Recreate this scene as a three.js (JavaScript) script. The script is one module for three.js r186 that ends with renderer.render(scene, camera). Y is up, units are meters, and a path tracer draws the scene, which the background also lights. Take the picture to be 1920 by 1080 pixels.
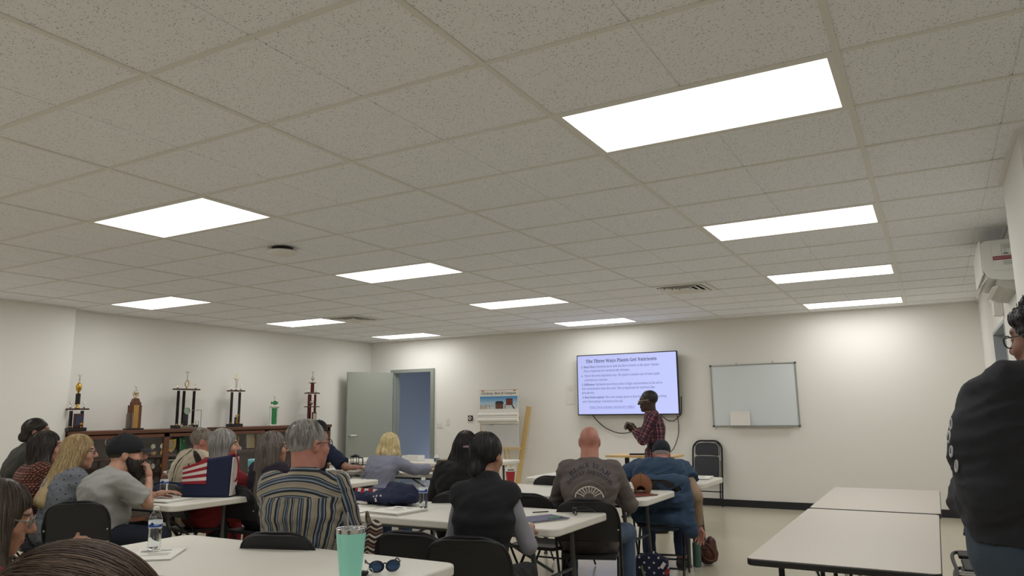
import * as THREE from 'three';
import { mergeGeometries, mergeVertices } from 'three/addons/utils/BufferGeometryUtils.js';
import { RoundedBoxGeometry } from 'three/addons/geometries/RoundedBoxGeometry.js';
import { ImprovedNoise } from 'three/addons/math/ImprovedNoise.js';
import { RectAreaLightUniformsLib } from 'three/addons/lights/RectAreaLightUniformsLib.js';

// ---------- camera, sky, exposure ----------
const scene = new THREE.Scene();
const camera = new THREE.PerspectiveCamera(2 * Math.atan(540 / 1384) * 180 / Math.PI, 16 / 9, 0.05, 80);
camera.rotation.order = 'YXZ';
camera.rotation.set(0.1657, 0.5129, -0.0111);
camera.position.set(0, 1.40, 0);
scene.background = new THREE.Color(2.1, 2.25, 2.6);
const renderer = new THREE.WebGLRenderer({ antialias: true });
renderer.toneMapping = THREE.LinearToneMapping;
renderer.toneMappingExposure = 1.06;
renderer.shadowMap.enabled = true;
RectAreaLightUniformsLib.init();
const PANEL_LIGHT = 4.9, PANEL_GLOW = 2.4, PANEL_COLOR = new THREE.Color(1.0, 0.99, 0.975);

// ---------- helpers ----------
const V = (x, y, z) => new THREE.Vector3(x, y, z);
const lerp = (a, b, t) => a + (b - a) * t, clamp = (x, a, b) => Math.min(b, Math.max(a, x));
let seedState = 12345;
const rnd = () => { seedState = (seedState + 0x6d2b79f5) | 0; let t = Math.imul(seedState ^ (seedState >>> 15), 1 | seedState); t = (t + Math.imul(t ^ (t >>> 7), 61 | t)) ^ t; return ((t ^ (t >>> 14)) >>> 0) / 4294967296; };
const rr = (a, b) => a + (b - a) * rnd();
const N3 = new ImprovedNoise(), noise = (x, y, z) => N3.noise(x + 31.7, y + 11.3, z + 57.9);
const taken = {};
function numbered(n) { const k = taken[n] = (taken[n] ?? -1) + 1; return k ? n + '_' + String(k).padStart(3, '0') : n; }
function tag(o, label, category, group) { o.userData.label = label; o.userData.category = category; if (group) o.userData.group = group; return o; }
function thing(name, label, category, [x, y, z] = [0, 0, 0], turn = 0, group) {
  const o = new THREE.Group(); o.name = numbered(name); scene.add(o);
  o.position.set(x, y, z); o.rotation.y = turn; return tag(o, label, category, group);
}
function dup(root, [x, y, z], turn, label, group) {
  const r = root.clone(); r.name = numbered(root.name.replace(/_\d+$/, '')); scene.add(r); r.position.set(x, y, z); r.rotation.y = turn;
  r.userData = { ...root.userData }; if (label) r.userData.label = label; if (group) r.userData.group = group; return r;
}
function merged(gs) {
  gs = [gs].flat();
  if (gs.length === 1) return gs[0];
  const color = gs.some((g) => g.attributes.color);
  return mergeGeometries(gs.map((g) => {
    g = g.index ? g.toNonIndexed() : g;
    const o = new THREE.BufferGeometry();
    for (const k of ['position', 'normal', 'uv']) o.setAttribute(k, g.attributes[k] ?? new THREE.BufferAttribute(new Float32Array(g.attributes.position.count * 2), 2));
    if (color) o.setAttribute('color', g.attributes.color ?? new THREE.BufferAttribute(new Float32Array(g.attributes.position.count * 3).fill(1), 3));
    return o;
  }));
}
function part(name, gs, mat, parent) { const m = new THREE.Mesh(merged(gs), mat); m.name = parent === scene ? numbered(name) : name; parent.add(m); return m; }
function struct(name, gs, mat) { const m = part(name, gs, mat, scene); m.userData.kind = 'structure'; return m; }
const at = (g, x, y, z, rx = 0, ry = 0, rz = 0) => { if (rx) g.rotateX(rx); if (rz) g.rotateZ(rz); if (ry) g.rotateY(ry); return g.translate(x, y, z); };
const box = (w, h, d, x = 0, y = 0, z = 0, rx = 0, ry = 0, rz = 0) => at(new THREE.BoxGeometry(w, h, d), x, y, z, rx, ry, rz);
const rbox = (w, h, d, r, x = 0, y = 0, z = 0, rx = 0, ry = 0, rz = 0, s = 2) => at(new RoundedBoxGeometry(w, h, d, s, Math.min(r, w / 2.01, h / 2.01, d / 2.01)), x, y, z, rx, ry, rz);
const cyl = (r0, r1, h, x = 0, y = 0, z = 0, n = 20, rx = 0, ry = 0, rz = 0) => at(new THREE.CylinderGeometry(r1, r0, h, n), x, y, z, rx, ry, rz);
const ball = (r, x = 0, y = 0, z = 0, n = 12) => new THREE.SphereGeometry(r, n, Math.max(6, n * .7 | 0)).translate(x, y, z);
const lathe = (pts, n = 24) => new THREE.LatheGeometry(pts.map(([x, y]) => new THREE.Vector2(x, y)), n);
function tube(pts, r, n = 32, s = 8, closed = false, k = .5) {
  return new THREE.TubeGeometry(new THREE.CatmullRomCurve3(pts.map((p) => Array.isArray(p) ? V(...p) : p), closed, 'catmullrom', k), n, r, s, closed);
}
function rod(a, b, r, n = 10, r2 = r) {            // straight round bar between two points
  a = Array.isArray(a) ? V(...a) : a; b = Array.isArray(b) ? V(...b) : b;
  const d = b.clone().sub(a), g = new THREE.CylinderGeometry(r2, r, d.length(), n);
  g.applyQuaternion(new THREE.Quaternion().setFromUnitVectors(V(0, 1, 0), d.clone().normalize()));
  return g.translate((a.x + b.x) / 2, (a.y + b.y) / 2, (a.z + b.z) / 2);
}
function slab(shape, depth, bevel = 0, seg = 12) { // extruded outline, lying in x y
  return new THREE.ExtrudeGeometry(shape, { depth: depth - 2 * bevel, bevelEnabled: bevel > 0, bevelSize: bevel, bevelThickness: bevel, bevelOffset: -bevel, bevelSegments: 2, curveSegments: seg }).translate(0, 0, bevel);
}
function roundRect(w, h, r) {
  const s = new THREE.Shape(), x = -w / 2, y = -h / 2;
  s.moveTo(x + r, y); s.lineTo(x + w - r, y); s.absarc(x + w - r, y + r, r, -Math.PI / 2, 0); s.lineTo(x + w, y + h - r); s.absarc(x + w - r, y + h - r, r, 0, Math.PI / 2);
  s.lineTo(x + r, y + h); s.absarc(x + r, y + h - r, r, Math.PI / 2, Math.PI); s.lineTo(x, y + r); s.absarc(x + r, y + r, r, Math.PI, Math.PI * 1.5); return s;
}
function poly(pts) { const s = new THREE.Shape(); pts.forEach(([x, y], i) => i ? s.lineTo(x, y) : s.moveTo(x, y)); s.closePath(); return s; }
function planarUV(g, ax, ay, k = 1) {
  const p = g.attributes.position, uv = new Float32Array(p.count * 2), G = { x: 'getX', y: 'getY', z: 'getZ' };
  for (let i = 0; i < p.count; i++) { uv[2 * i] = p[G[ax]](i) * k; uv[2 * i + 1] = p[G[ay]](i) * k; }
  g.setAttribute('uv', new THREE.BufferAttribute(uv, 2)); return g;
}
function canvasTex(w, h, draw, { repeat = true, srgb = true } = {}) {
  const c = document.createElement('canvas'); c.width = w; c.height = h; draw(c.getContext('2d'), w, h);
  const t = new THREE.CanvasTexture(c); if (srgb) t.colorSpace = THREE.SRGBColorSpace;
  if (repeat) t.wrapS = t.wrapT = THREE.RepeatWrapping; t.magFilter = THREE.LinearFilter; return t;
}
function dataTex(n, fn, srgb = true) {             // fn(x, y) -> [r, g, b] 0..255, tiling
  const d = new Uint8Array(n * n * 4);
  for (let y = 0; y < n; y++) for (let x = 0; x < n; x++) { const c = fn(x, y), i = (y * n + x) * 4; d[i] = c[0]; d[i + 1] = c[1]; d[i + 2] = c[2]; d[i + 3] = 255; }
  const t = new THREE.DataTexture(d, n, n); t.wrapS = t.wrapT = THREE.RepeatWrapping; t.magFilter = THREE.LinearFilter; if (srgb) t.colorSpace = THREE.SRGBColorSpace; t.needsUpdate = true; return t;
}
const std = (color, roughness = .6, o = {}) => new THREE.MeshStandardMaterial({ color, roughness, ...o });
const phys = (color, roughness = .5, o = {}) => new THREE.MeshPhysicalMaterial({ color, roughness, ...o });
const mottle = dataTex(128, (x, y) => { const v = 226 + 22 * (rnd() - .5) + 6 * Math.sin(x * .39) * Math.sin(y * .29); return [v, v, v]; });
const weaveBump = dataTex(64, (x, y) => { const v = 128 + 60 * (((x >> 1) + (y >> 1)) & 1 ? 1 : -1) + 40 * (rnd() - .5); return [v, v, v]; }, false);
const plasterBump = dataTex(256, (x, y) => { const v = 128 + 90 * (rnd() - .5); return [v, v, v]; }, false);
const M = {
  wall: std(0xebe9e2, .75, { bumpMap: plasterBump, bumpScale: .0006 }),
  black: std(0x141518, .42), blackMetal: std(0x17181b, .38, { metalness: .35 }), chrome: std(0xd0d0d2, .18, { metalness: 1 }),
  white: std(0xe8e6df, .5), greyMetal: std(0x7d827f, .5, { metalness: .15 }), paper: std(0xeceae2, .8), gold: std(0xcfa54a, .25, { metalness: 1 }),
  silver: std(0xd8d6c8, .2, { metalness: 1 }), wood: null, blackPlastic: std(0x101113, .5),
  glass: phys(0xffffff, .03, { transmission: 1, thickness: 0, ior: 1.45 }),
};
// ---------- the room ----------
const X0 = -9.52, X1 = .61, ZF = -11.25, ZB = 2.5, H = 2.75, GX = -.8165 + .6096, GZ = -3.2352 - .3048;
const floorTex = dataTex(512, (x, y) => {
  const n = 18 * (rnd() - .5), s = rnd() < .012 ? -26 : 0, seam = (x % 256 < 1 || y % 256 < 1) ? -26 : 0;
  return [198 + n + s + seam, 190 + n + s + seam, 168 + n + s + seam];
});
floorTex.repeat.set(1 / .61, 1 / .61);
struct('floor', planarUV(box(14, .2, 17, -4, -.1, -4.6), 'x', 'z'), phys(0xffffff, .28, { map: floorTex, clearcoat: .35, clearcoatRoughness: .2 }));
const wallUV = (g) => { const p = g.attributes.position, uv = new Float32Array(p.count * 2); for (let i = 0; i < p.count; i++) { uv[2 * i] = (p.getX(i) + p.getZ(i)) * 2; uv[2 * i + 1] = p.getY(i) * 2; } g.setAttribute('uv', new THREE.BufferAttribute(uv, 2)); return g; };
const wbx = (x0, x1, y0, y1, z0, z1) => wallUV(box(x1 - x0, y1 - y0, z1 - z0, (x0 + x1) / 2, (y0 + y1) / 2, (z0 + z1) / 2));
const DX0 = -8.93, DX1 = -8.06, DH = 2.16;        // clear door opening
struct('wall_front', [wbx(X0 - .2, DX0 - .04, 0, 3, ZF - .15, ZF), wbx(DX1 + .04, X1 + 1.2, 0, 3, ZF - .15, ZF), wbx(DX0 - .04, DX1 + .04, DH + .04, 3, ZF - .15, ZF)], M.wall);
struct('wall_left', wbx(X0 - .2, X0, 0, 3, ZF, ZB + .2), M.wall);
struct('wall_left_return', wbx(X0, -9.31, 0, 3, -5.33, ZB), M.wall);
const WZ0 = -9.33, WZ1 = -7.9, WH = 2.17;          // recessed doorway in the right wall
struct('wall_right', [wbx(X1, X1 + .2, 0, 3, ZF, WZ0), wbx(X1, X1 + .2, 0, 3, WZ1, -5.28), wbx(X1, X1 + .2, WH, 3, WZ0, WZ1), wbx(1.6, 1.8, 0, 3, -4.4, ZB + .2), wbx(X1 + .2, 1.8, 0, 3, -4.48, -4.28)], M.wall);
struct('wall_right_return', wbx(.485, X1 + .2, 0, 3, -5.28, -4.28), M.wall);
struct('wall_back', wbx(X0 - .2, 1.8, 0, 3, ZB, ZB + .2), M.wall);
const baseMat = std(0x1b1d24, .45);
const bb = (x0, x1, z0, z1) => box(x1 - x0, .1, z1 - z0, (x0 + x1) / 2, .05, (z0 + z1) / 2);
struct('baseboard_front', [bb(X0, DX0 - .07, ZF, ZF + .012), bb(DX1 + .07, X1, ZF, ZF + .012)], baseMat);
struct('baseboard_right', [bb(X1 - .012, X1, ZF, WZ0), bb(X1 - .012, X1, WZ1, -5.28), bb(.473, .485, -5.28, -4.28)], baseMat);
struct('baseboard_left', [bb(X0, X0 + .012, ZF, -5.33), bb(-9.31, -9.298, -5.33, ZB)], baseMat);
// doorway on the right wall: grey steel frame and a closed grey door
const doorPaint = std(0x989c92, .5), framePaint = std(0x8d938c, .5);
{
  const d = struct('door_2', box(.045, WH - .02, WZ1 - WZ0 - .06, X1 + .22, WH / 2, (WZ0 + WZ1) / 2), std(0x9aa3ab, .5));
  part('door_frame', [box(.26, WH - .03, .03, X1 + .125, WH / 2 - .015, WZ0 + .0155), box(.26, WH - .03, .03, X1 + .125, WH / 2 - .015, WZ1 - .0155), box(.258, .029, WZ1 - WZ0 - .002, X1 + .125, WH - .0155, (WZ0 + WZ1) / 2)], std(0xa7aeb2, .5), d);
}
// front door: frame, leaf standing open against the wall, blue-grey passage behind
{
  const f = struct('door_1', [box(.07, DH + .045, .2, DX0 - .03, (DH + .045) / 2, ZF - .06), box(.07, DH + .045, .2, DX1 + .03, (DH + .045) / 2, ZF - .06), box(DX1 - DX0 - .01, .06, .2, (DX0 + DX1) / 2, DH + .015, ZF - .06)], framePaint);
  part('door_stop', [box(.015, DH, .04, DX0 + .012, DH / 2, ZF - .08), box(.015, DH, .04, DX1 - .012, DH / 2, ZF - .08)], framePaint, f);
  const leaf = new THREE.Group(); leaf.name = 'door_leaf'; f.add(leaf);
  leaf.position.set(DX0 + .0, 0, ZF + .06); leaf.rotation.y = -2.048;
  part('panel', rbox(.9, DH - .02, .045, .004, .45, DH / 2 + .0, 0), doorPaint, leaf);
  part('handle', [cyl(.033, .033, .012, .83, 1.0, -.028, 20, Math.PI / 2), cyl(.012, .012, .05, .83, 1.0, -.05, 12, Math.PI / 2), rbox(.125, .022, .018, .008, .78, 1.0, -.072), cyl(.033, .033, .012, .83, 1.0, .028, 20, Math.PI / 2), rbox(.12, .022, .018, .008, .78, 1.0, .06)], M.chrome, leaf);
  part('hinge', [.3, 1.1, 1.9].map((y) => cyl(.009, .009, .1, 0, y, .02)), M.greyMetal, leaf);
  part('strike_plate', box(.006, .12, .03, DX1 - .003, 1.0, ZF - .03), M.blackMetal, f);
}
const passage = std(0x98a1ae, .7);
struct('passage_wall', [box(.1, 3, 2.4, -9.55, 1.5, -12.6), box(3.2, 3, .1, -8.1, 1.5, -13.6), box(.1, .9, 2.4, -6.55, .45, -12.6), box(.1, .7, 2.4, -6.55, 2.65, -12.6), box(.1, 3, .5, -6.55, 1.5, -11.6), box(.1, 3, .5, -6.55, 1.5, -13.4)], passage);
struct('passage_ceiling', box(3.4, .1, 2.5, -8.1, 2.6, -12.6), passage);
{ const w = struct('window_1', [box(.06, .05, 1.5, -6.55, .93, -12.5), box(.06, .05, 1.5, -6.55, 2.28, -12.5)], M.white); part('pane', box(.006, 1.4, 1.5, -6.55, 1.6, -12.5), M.glass, w); }

// ---------- ceiling: lay-in tiles in a painted grid ----------
const tileTex = dataTex(1024, () => { const v = 249 + 6 * (rnd() - .5); return [v - 3, v - 2, v]; });
{
  const d = tileTex.image.data, n = 1024;
  for (let k = 0; k < 10500; k++) {
    let x = rnd() * n, y = rnd() * n; const big = rnd() < .22, len = big ? 2 + rnd() * 3 | 0 : 1, dark = big ? rr(62, 110) : rr(95, 140), a = rnd() * 6.28;
    for (let j = 0; j < len; j++) { for (const [u, v] of big ? [[0, 0], [1, 0], [0, 1]] : [[0, 0], [1, 0]]) { const i = ((((y + v) | 0) + n) % n * n + (((x + u) | 0) + n) % n) * 4; d[i] = d[i + 1] = dark; d[i + 2] = dark * .96; } x += Math.cos(a); y += Math.sin(a); }
  }
}
tileTex.repeat.set(1 / 1.2, 1 / 1.2);
const tileMat = std(0xffffff, .9, { map: tileTex }), gridMat = std(0xe6e4dd, .6);
const ceiling = struct('ceiling', box(X1 + 1.3 - X0, .15, ZB - ZF + .4, (X0 + X1 + 1.2) / 2, H + .2, (ZF + ZB) / 2), std(0x8a8880, .9));
const LIGHTS = [];
for (let r = -2; r < 4; r++) for (const c of [0, 3, 6]) if (!(c === 6 && r === -2)) LIGHTS.push([c, r]);
const cellUsed = new Set(LIGHTS.map(([c, r]) => c + ',' + (r * 4)));
const VENTS = [[1, 7], [5, 7]];
const tileG = {};
function tileGeo(w, d, off) {                         // slab with a scored line across its middle
  const key = [w.toFixed(3), d.toFixed(3), off].join();
  if (tileG[key]) return tileG[key];
  const g = [box(w - .003, .012, d - .003, 0, .012, 0)], half = w > 1 ? [[-w / 4 - .0015, w / 2 - .005], [w / 4 + .0015, w / 2 - .005]] : [[0, w - .003]];
  for (const [x, ww] of half) g.push(box(ww, .005, d - .003, x, .0045, 0));
  const m = planarUV(merged(g), 'x', 'z'), uv = m.attributes.uv; for (let i = 0; i < uv.count; i++) uv.setXY(i, uv.getX(i) + off * .37, uv.getY(i) + off * .61);
  return tileG[key] = m;
}
const xb = [], zb = [];
for (let i = -1; i < 9; i++) xb.push(GX - 1.2192 * i); for (let j = -10; j < 14; j++) zb.push(GZ - .6096 * j);
for (let i = 0; i < xb.length - 1; i++) for (let j = 0; j < zb.length - 1; j++) {
  const c = i - 1, r = j - 9;
  if (cellUsed.has(c + ',' + (r))) continue;
  const xa = Math.max(xb[i + 1], X0), xz = Math.min(xb[i], 1.6), za = Math.max(zb[j + 1], ZF), zz = Math.min(zb[j], ZB);
  if (xz - xa < .05 || zz - za < .05) continue;
  const half = VENTS.some(([vc, vr]) => vc === c && vr === r - 1);
  const m = new THREE.Mesh(half ? tileGeo((xz - xa) / 2, zz - za, (i + j) % 3) : tileGeo(xz - xa, zz - za, (i * 7 + j * 3) % 5), tileMat);
  m.position.set(half ? xz - (xz - xa) / 4 : (xa + xz) / 2, H + .0006 + rnd() * .0004, (za + zz) / 2); m.name = 'ceiling_tile'; ceiling.add(m);
}
for (const x of xb) if (x > X0 && x < X1) part('main_runner', [box(.026, .004, ZB - ZF, x, H, (ZF + ZB) / 2), box(.004, .03, ZB - ZF, x, H + .015, (ZF + ZB) / 2)], gridMat, ceiling);
for (const z of zb) if (z > ZF && z < ZB) part('cross_tee', [box(X1 + .99 - X0, .004, .024, (X0 + X1 + .99) / 2, H + .0005, z), box(X1 + .99 - X0, .03, .004, (X0 + X1 + .99) / 2, H + .015, z)], gridMat, ceiling);
part('wall_angle', [box(X1 - X0, .018, .02, (X0 + X1) / 2, H - .006, ZF + .01), box(.02, .018, -5.33 - ZF, X0 + .01, H - .006, (ZF - 5.33) / 2), box(.02, .018, ZB + 5.33, -9.30, H - .006, (ZB - 5.33) / 2), box(.02, .018, -5.28 - ZF, X1 - .01, H - .006, (ZF - 5.28) / 2), box(.02, .022, 1.0, .475, H - .006, -4.78)], gridMat, ceiling);
// ---------- lights ----------
const diffuserMat = std(0xffffff, .5, { emissive: new THREE.Color(1, .99, .97), emissiveIntensity: PANEL_GLOW });
const placeWord = { '0': 'in the run nearest the right wall', '3': 'in the middle run', '6': 'in the run nearest the trophies' };
for (const [c, r] of LIGHTS) {
  const x = GX - .6096 - 1.2192 * c, z = GZ + .3048 - .6096 * 4 * r;
  const ord = c === 6 ? r - 1 : r;
  const which = r === 3 ? 'closest to the front wall' : r < 0 ? (r === -1 ? 'just behind the viewer' : 'farthest behind the viewer') : c === 6 && r === 0 ? 'left of the view' : ['largest in view', 'second from the viewer', 'third from the viewer'][ord];
  const t = thing('ceiling_light', 'bright rectangular ceiling light ' + placeWord[c] + ', ' + which, 'ceiling light', [x, H, z], 0, 'recessed ceiling lights');
  part('frame', [box(1.194, .01, .024, 0, .003, .287), box(1.194, .01, .024, 0, .003, -.287), box(.024, .01, .55, .585, .003, 0), box(.024, .01, .55, -.585, .003, 0), box(1.194, .05, .598, 0, .034, 0)], M.white, t);
  part('diffuser', box(1.148, .006, .552, 0, .004, 0), diffuserMat, t);
  const l = new THREE.RectAreaLight(PANEL_COLOR, PANEL_LIGHT, 1.15, .545); l.name = 'panel_light'; l.position.set(0, -.012, 0); l.rotation.x = -Math.PI / 2; t.add(l);
}
for (const [vc, vr] of VENTS) {
  const x = GX - 1.2192 * (vc + .75), z = GZ - .6096 * (vr + .5);
  const t = thing('ceiling_vent', vc === 1 ? 'square louvred ceiling air vent nearest the whiteboard' : 'square louvred ceiling air vent beside the light over the trophy side', 'vent', [x, H, z], 0);
  part('frame', [box(.612, .012, .054, 0, -.006, .277), box(.612, .012, .054, 0, -.006, -.277), box(.056, .012, .5, .278, -.006, 0), box(.056, .012, .5, -.278, -.006, 0)], M.white, t);
  part('backing', box(.58, .01, .58, 0, .03, 0), std(0x3a3a38, .8), t);
  for (let k = 0; k < 3; k++) { const s = .222 - k * .066; for (let q = 0; q < 4; q++) part('louvre', slab(poly([[-s - .022, 0], [s + .022, 0], [s - .03, .052], [-s + .03, .052]]), .004).rotateX(Math.PI / 2 + .35).translate(0, -.014, 0).rotateX(0).translate(0, .012, s - .02).rotateY(q * Math.PI / 2), M.white, t); }
  part('centre_plate', box(.11, .006, .11, 0, -.004, 0), M.white, t);
}
// ---------- tables ----------
const plasticTop = std(0xdddacf, .5, { bumpMap: plasterBump, bumpScale: .0004 }), legGrey = std(0x55585a, .45, { metalness: .3 });
function whiteTable(label, xr, zf, depth = .76, w = 1.83) {        // right end, far edge
  const t = thing('folding_table', label, 'table', [xr - w / 2, 0, zf + depth / 2], 0, 'white plastic folding tables'), y = .74;
  const top = slab(roundRect(w, depth, .07), .045, .008, 8).rotateX(-Math.PI / 2).translate(0, y - .045, 0);
  part('tabletop', planarUV(top, 'x', 'z', 3), plasticTop, t);
  for (const s of [-1, 1]) {
    const x = s * (w / 2 - .22), q = depth / 2 - .12;
    part('leg', [tube([[x, y - .05, -q], [x, y - .1, -q], [x + s * .02, .35, -q + .02], [x + s * .03, .012, -q - .02]], .016, 24), cyl(.02, .02, .02, x + s * .03, .01, -q - .02, 10)], legGrey, t);
    part('leg', [tube([[x, y - .05, q], [x, y - .1, q], [x + s * .02, .35, q - .02], [x + s * .03, .012, q + .02]], .016, 24), cyl(.02, .02, .02, x + s * .03, .01, q + .02, 10)], legGrey, t);
    part('leg_brace', rod([x, y - .055, -q], [x, y - .055, q], .013), legGrey, t); part('leg_brace', rod([x + s * .012, .4, -q + .01], [x + s * .012, .4, q - .01], .011), legGrey, t);
    part('folding_strut', rod([x, .42, 0], [s * .12, y - .05, 0], .009), legGrey, t);
  }
  for (const e of [-1, 1]) part('apron_rail', box(w - .3, .025, .02, 0, y - .055, e * (depth / 2 - .06)), legGrey, t);
  return t;
}
whiteTable('white folding table nearest the viewer, holding the teal tumbler', -1.89, -2.86);
whiteTable('white folding table in front of the black vest, with a navy bag on it', -1.92, -4.68, .8);
whiteTable('white folding table holding the brown cap, in front of the bald man', -1.92, -6.14);
whiteTable('white folding table where the man in the blue hooded shirt leans', -1.86, -7.5);
whiteTable('white folding table with the upright striped flag bag and a water bottle', -4.94, -4.42);
whiteTable('white folding table behind the striped-shirt man, its rounded end empty', -4.9, -5.98);
whiteTable('white folding table where the blonde woman in the blue shirt writes', -4.66, -7.48);
whiteTable('white folding table by the open door, with a paper box and a pump bottle', -5.72, -8.9);
whiteTable('small white table end below the flip chart, behind the dark-haired woman', -5.06, -9.2, .76, .6);
const speckle = dataTex(256, () => { const v = 194 + 26 * (rnd() - .5); return [v, v - 7, v - 18]; });
function greyTable(label, x0, x1, z0, z1) {
  const w = x1 - x0, d = z1 - z0, y = .74, t = thing('laminate_table', label, 'table', [(x0 + x1) / 2, 0, (z0 + z1) / 2], 0, 'grey laminate tables with black edging');
  part('tabletop', planarUV(slab(roundRect(w - .006, d - .006, .03), .026, .001, 6).rotateX(-Math.PI / 2).translate(0, y - .026, 0), 'x', 'z', 5), std(0xffffff, .5, { map: speckle }), t);
  part('edge_band', slab(roundRect(w, d, .032), .03, .006, 6).rotateX(-Math.PI / 2).translate(0, y - .0315, 0), M.black, t);
  for (const s of [-1, 1]) {
    const z = s * (d / 2 - .28), q = w / 2 - .1;
    for (const e of [-1, 1]) part('leg', [rod([e * q, y - .05, z], [e * q, .015, z], .014), cyl(.018, .018, .02, e * q, .01, z, 10)], M.blackMetal, t);
    part('leg_brace', [rod([-q, .2, z], [q, .2, z], .01), box(2 * q, .04, .05, 0, y - .05, z)], M.blackMetal, t);
    part('folding_strut', [rod([-q + .06, y - .06, z - s * .42], [-.02, .34, z], .008), rod([q - .06, y - .06, z - s * .42], [.02, .34, z], .008), rod([0, .2, z], [0, y - .06, z], .008)], M.chrome, t);
  }
  return t;
}
greyTable('grey laminate table with black edge nearest the viewer on the right', -.80, -.035, -5.42, -3.53);
greyTable('grey laminate table with black edge farther back, touching the front wall side', -.80, -.025, -6.95, -5.47);

// ---------- chairs ----------
const seatVinyl = std(0x15161a, .5), lightMetal = std(0xa9a79f, .35, { metalness: .5 });
function makeChair(label, mats = [M.blackMetal, seatVinyl]) {       // faces -z, origin on the floor under the seat
  const [mm, sv] = mats, t = thing('folding_chair', label, 'chair', [0, 0, 0], 0, 'folding chairs'), hw = .212, top = .82;
  const backZ = (y) => .13 + (y - .45) * .24;                       // backrest slope
  const f = [];
  f.push(tube([[-hw, .012, -.21], [-hw, .2, -.08], [-hw, .45, .1], [-hw, .62, backZ(.62) + .015], [-hw + .004, top - .13, backZ(top - .13)], [-hw + .035, top - .045, backZ(top - .04)], [-hw + .12, top - .004, backZ(top)], [0, top, backZ(top) + .004],
    [hw - .12, top - .004, backZ(top)], [hw - .035, top - .045, backZ(top - .04)], [hw - .004, top - .13, backZ(top - .13)], [hw, .62, backZ(.62) + .015], [hw, .45, .1], [hw, .2, -.08], [hw, .012, -.21]], .0085, 84, 8, false));
  part('frame', f, mm, t);
  for (const s of [-1, 1]) part('rear_leg', [rod([s * .185, .43, -.16], [s * .19, .014, .26], .0105), cyl(.014, .014, .02, s * .19, .01, .26, 8)], mm, t);
  for (const [x, cy, cz] of [[.2, .11, .165], [.2, .2, .073], [hw, .13, -.125]]) part('crossbar', rod([-x, cy, cz], [x, cy, cz], .008), mm, t);
  const seat = new THREE.BoxGeometry(.38, .022, .41, 10, 1, 10), p = seat.attributes.position;
  for (let i = 0; i < p.count; i++) { const x = p.getX(i) / .2, z = p.getZ(i) / .205; p.setXYZ(i, p.getX(i) * (1 - .06 * Math.max(0, z)), p.getY(i) - .012 * (1 - x * x) * (1 - z * z) - .012 * Math.max(0, -z - .8) * 5, p.getZ(i)); }
  seat.computeVertexNormals(); part('seat', seat.translate(0, .447, -.035), sv, t);
  // backrest: curved sheet with round upper corners
  const shape = new THREE.Shape(); const w = .213, y0 = -.135, y1 = .143;
  shape.moveTo(-w, y0 + .02); shape.quadraticCurveTo(-w, y0, -w + .02, y0); shape.lineTo(w - .02, y0); shape.quadraticCurveTo(w, y0, w, y0 + .02); shape.lineTo(w, y1 - .14); shape.quadraticCurveTo(w - .012, y1 - .008, w - .13, y1); shape.lineTo(-w + .13, y1); shape.quadraticCurveTo(-w + .012, y1 - .008, -w, y1 - .14); shape.closePath();
  const bg = slab(shape, .018, .005, 10), bp = bg.attributes.position;
  for (let i = 0; i < bp.count; i++) { const x = bp.getX(i) / w; bp.setZ(i, bp.getZ(i) + .028 * (1 - x * x) - .012); }
  bg.computeVertexNormals(); bg.rotateX(.235).translate(0, .68, backZ(.68) - .008);
  part('backrest', bg, sv, t);
  for (const s of [-1, 1]) part('rivet', ball(.007, s * .2, .63, backZ(.63) + .02, 8), lightMetal, t);
  return t;
}
let chair0 = null;
function chair(label, x, z, turnDeg, group) {                       // turnDeg: clockwise from facing the front wall
  const r = -turnDeg * Math.PI / 180;
  if (!chair0) { chair0 = makeChair(label); chair0.position.set(x, 0, z); chair0.rotation.y = r; return chair0; }
  return dup(chair0, [x, 0, z], r, label);
}
function onChair(label, x, z, deg, back = .04) { const r = deg * Math.PI / 180; chair(label, x - Math.sin(r) * back, z + Math.cos(r) * back, deg); }
chair('empty black folding chair pushed in beside the teal tumbler table', -2.33, -3.25, -6);
chair('empty black folding chair left of the bald man, half behind the black vest', -2.58, -4.98, 0);
chair('empty black folding chair between the bald man and the front row table', -3.05, -6.33, 0);
{ // folded chair leaning on the front wall
  const t = thing('folded_chair', 'black folding chair folded flat and leaning on the front wall under the whiteboard', 'chair', [-3.0, 0, ZF + .2], 0), hw = .215;
  const g = new THREE.Group();
  part('frame', tube([[-hw, .012, .0], [-hw, .5, 0], [-hw, .8, 0], [-hw + .012, .88, 0], [-hw + .08, .945, 0], [0, .95, 0], [hw - .08, .945, 0], [hw - .012, .88, 0], [hw, .8, 0], [hw, .5, 0], [hw, .012, 0]], .0125, 64), M.blackMetal, t);
  part('rear_leg', [rod([-hw + .028, .05, .01], [-hw + .028, .66, .01], .01)], M.blackMetal, t); part('rear_leg', [rod([hw - .028, .05, .01], [hw - .028, .66, .01], .01)], M.blackMetal, t);
  part('backrest', slab(roundRect(.37, .19, .05), .02, .006).translate(0, .83, 0), std(0x20222a, .45), t);
  part('seat', slab(roundRect(.365, .36, .05), .028, .008).translate(0, .545, .012), std(0x23252e, .4), t);
  part('seat_rim', tube([[-.185, .38, .03], [-.185, .66, .03], [-.15, .722, .03], [.15, .722, .03], [.185, .66, .03], [.185, .38, .03]], .007, 40), lightMetal, t);
  part('back_rim', tube([[-.175, .76, .024], [-.17, .87, .024], [-.1, .918, .024], [.1, .918, .024], [.17, .87, .024], [.175, .76, .024]], .005, 40), lightMetal, t);
  part('crossbar', [rod([-hw, .22, 0], [hw, .22, 0], .008), rod([-hw, .12, 0], [hw, .12, 0], .008)], M.blackMetal, t);
  t.rotation.x = -.17;
}
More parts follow.
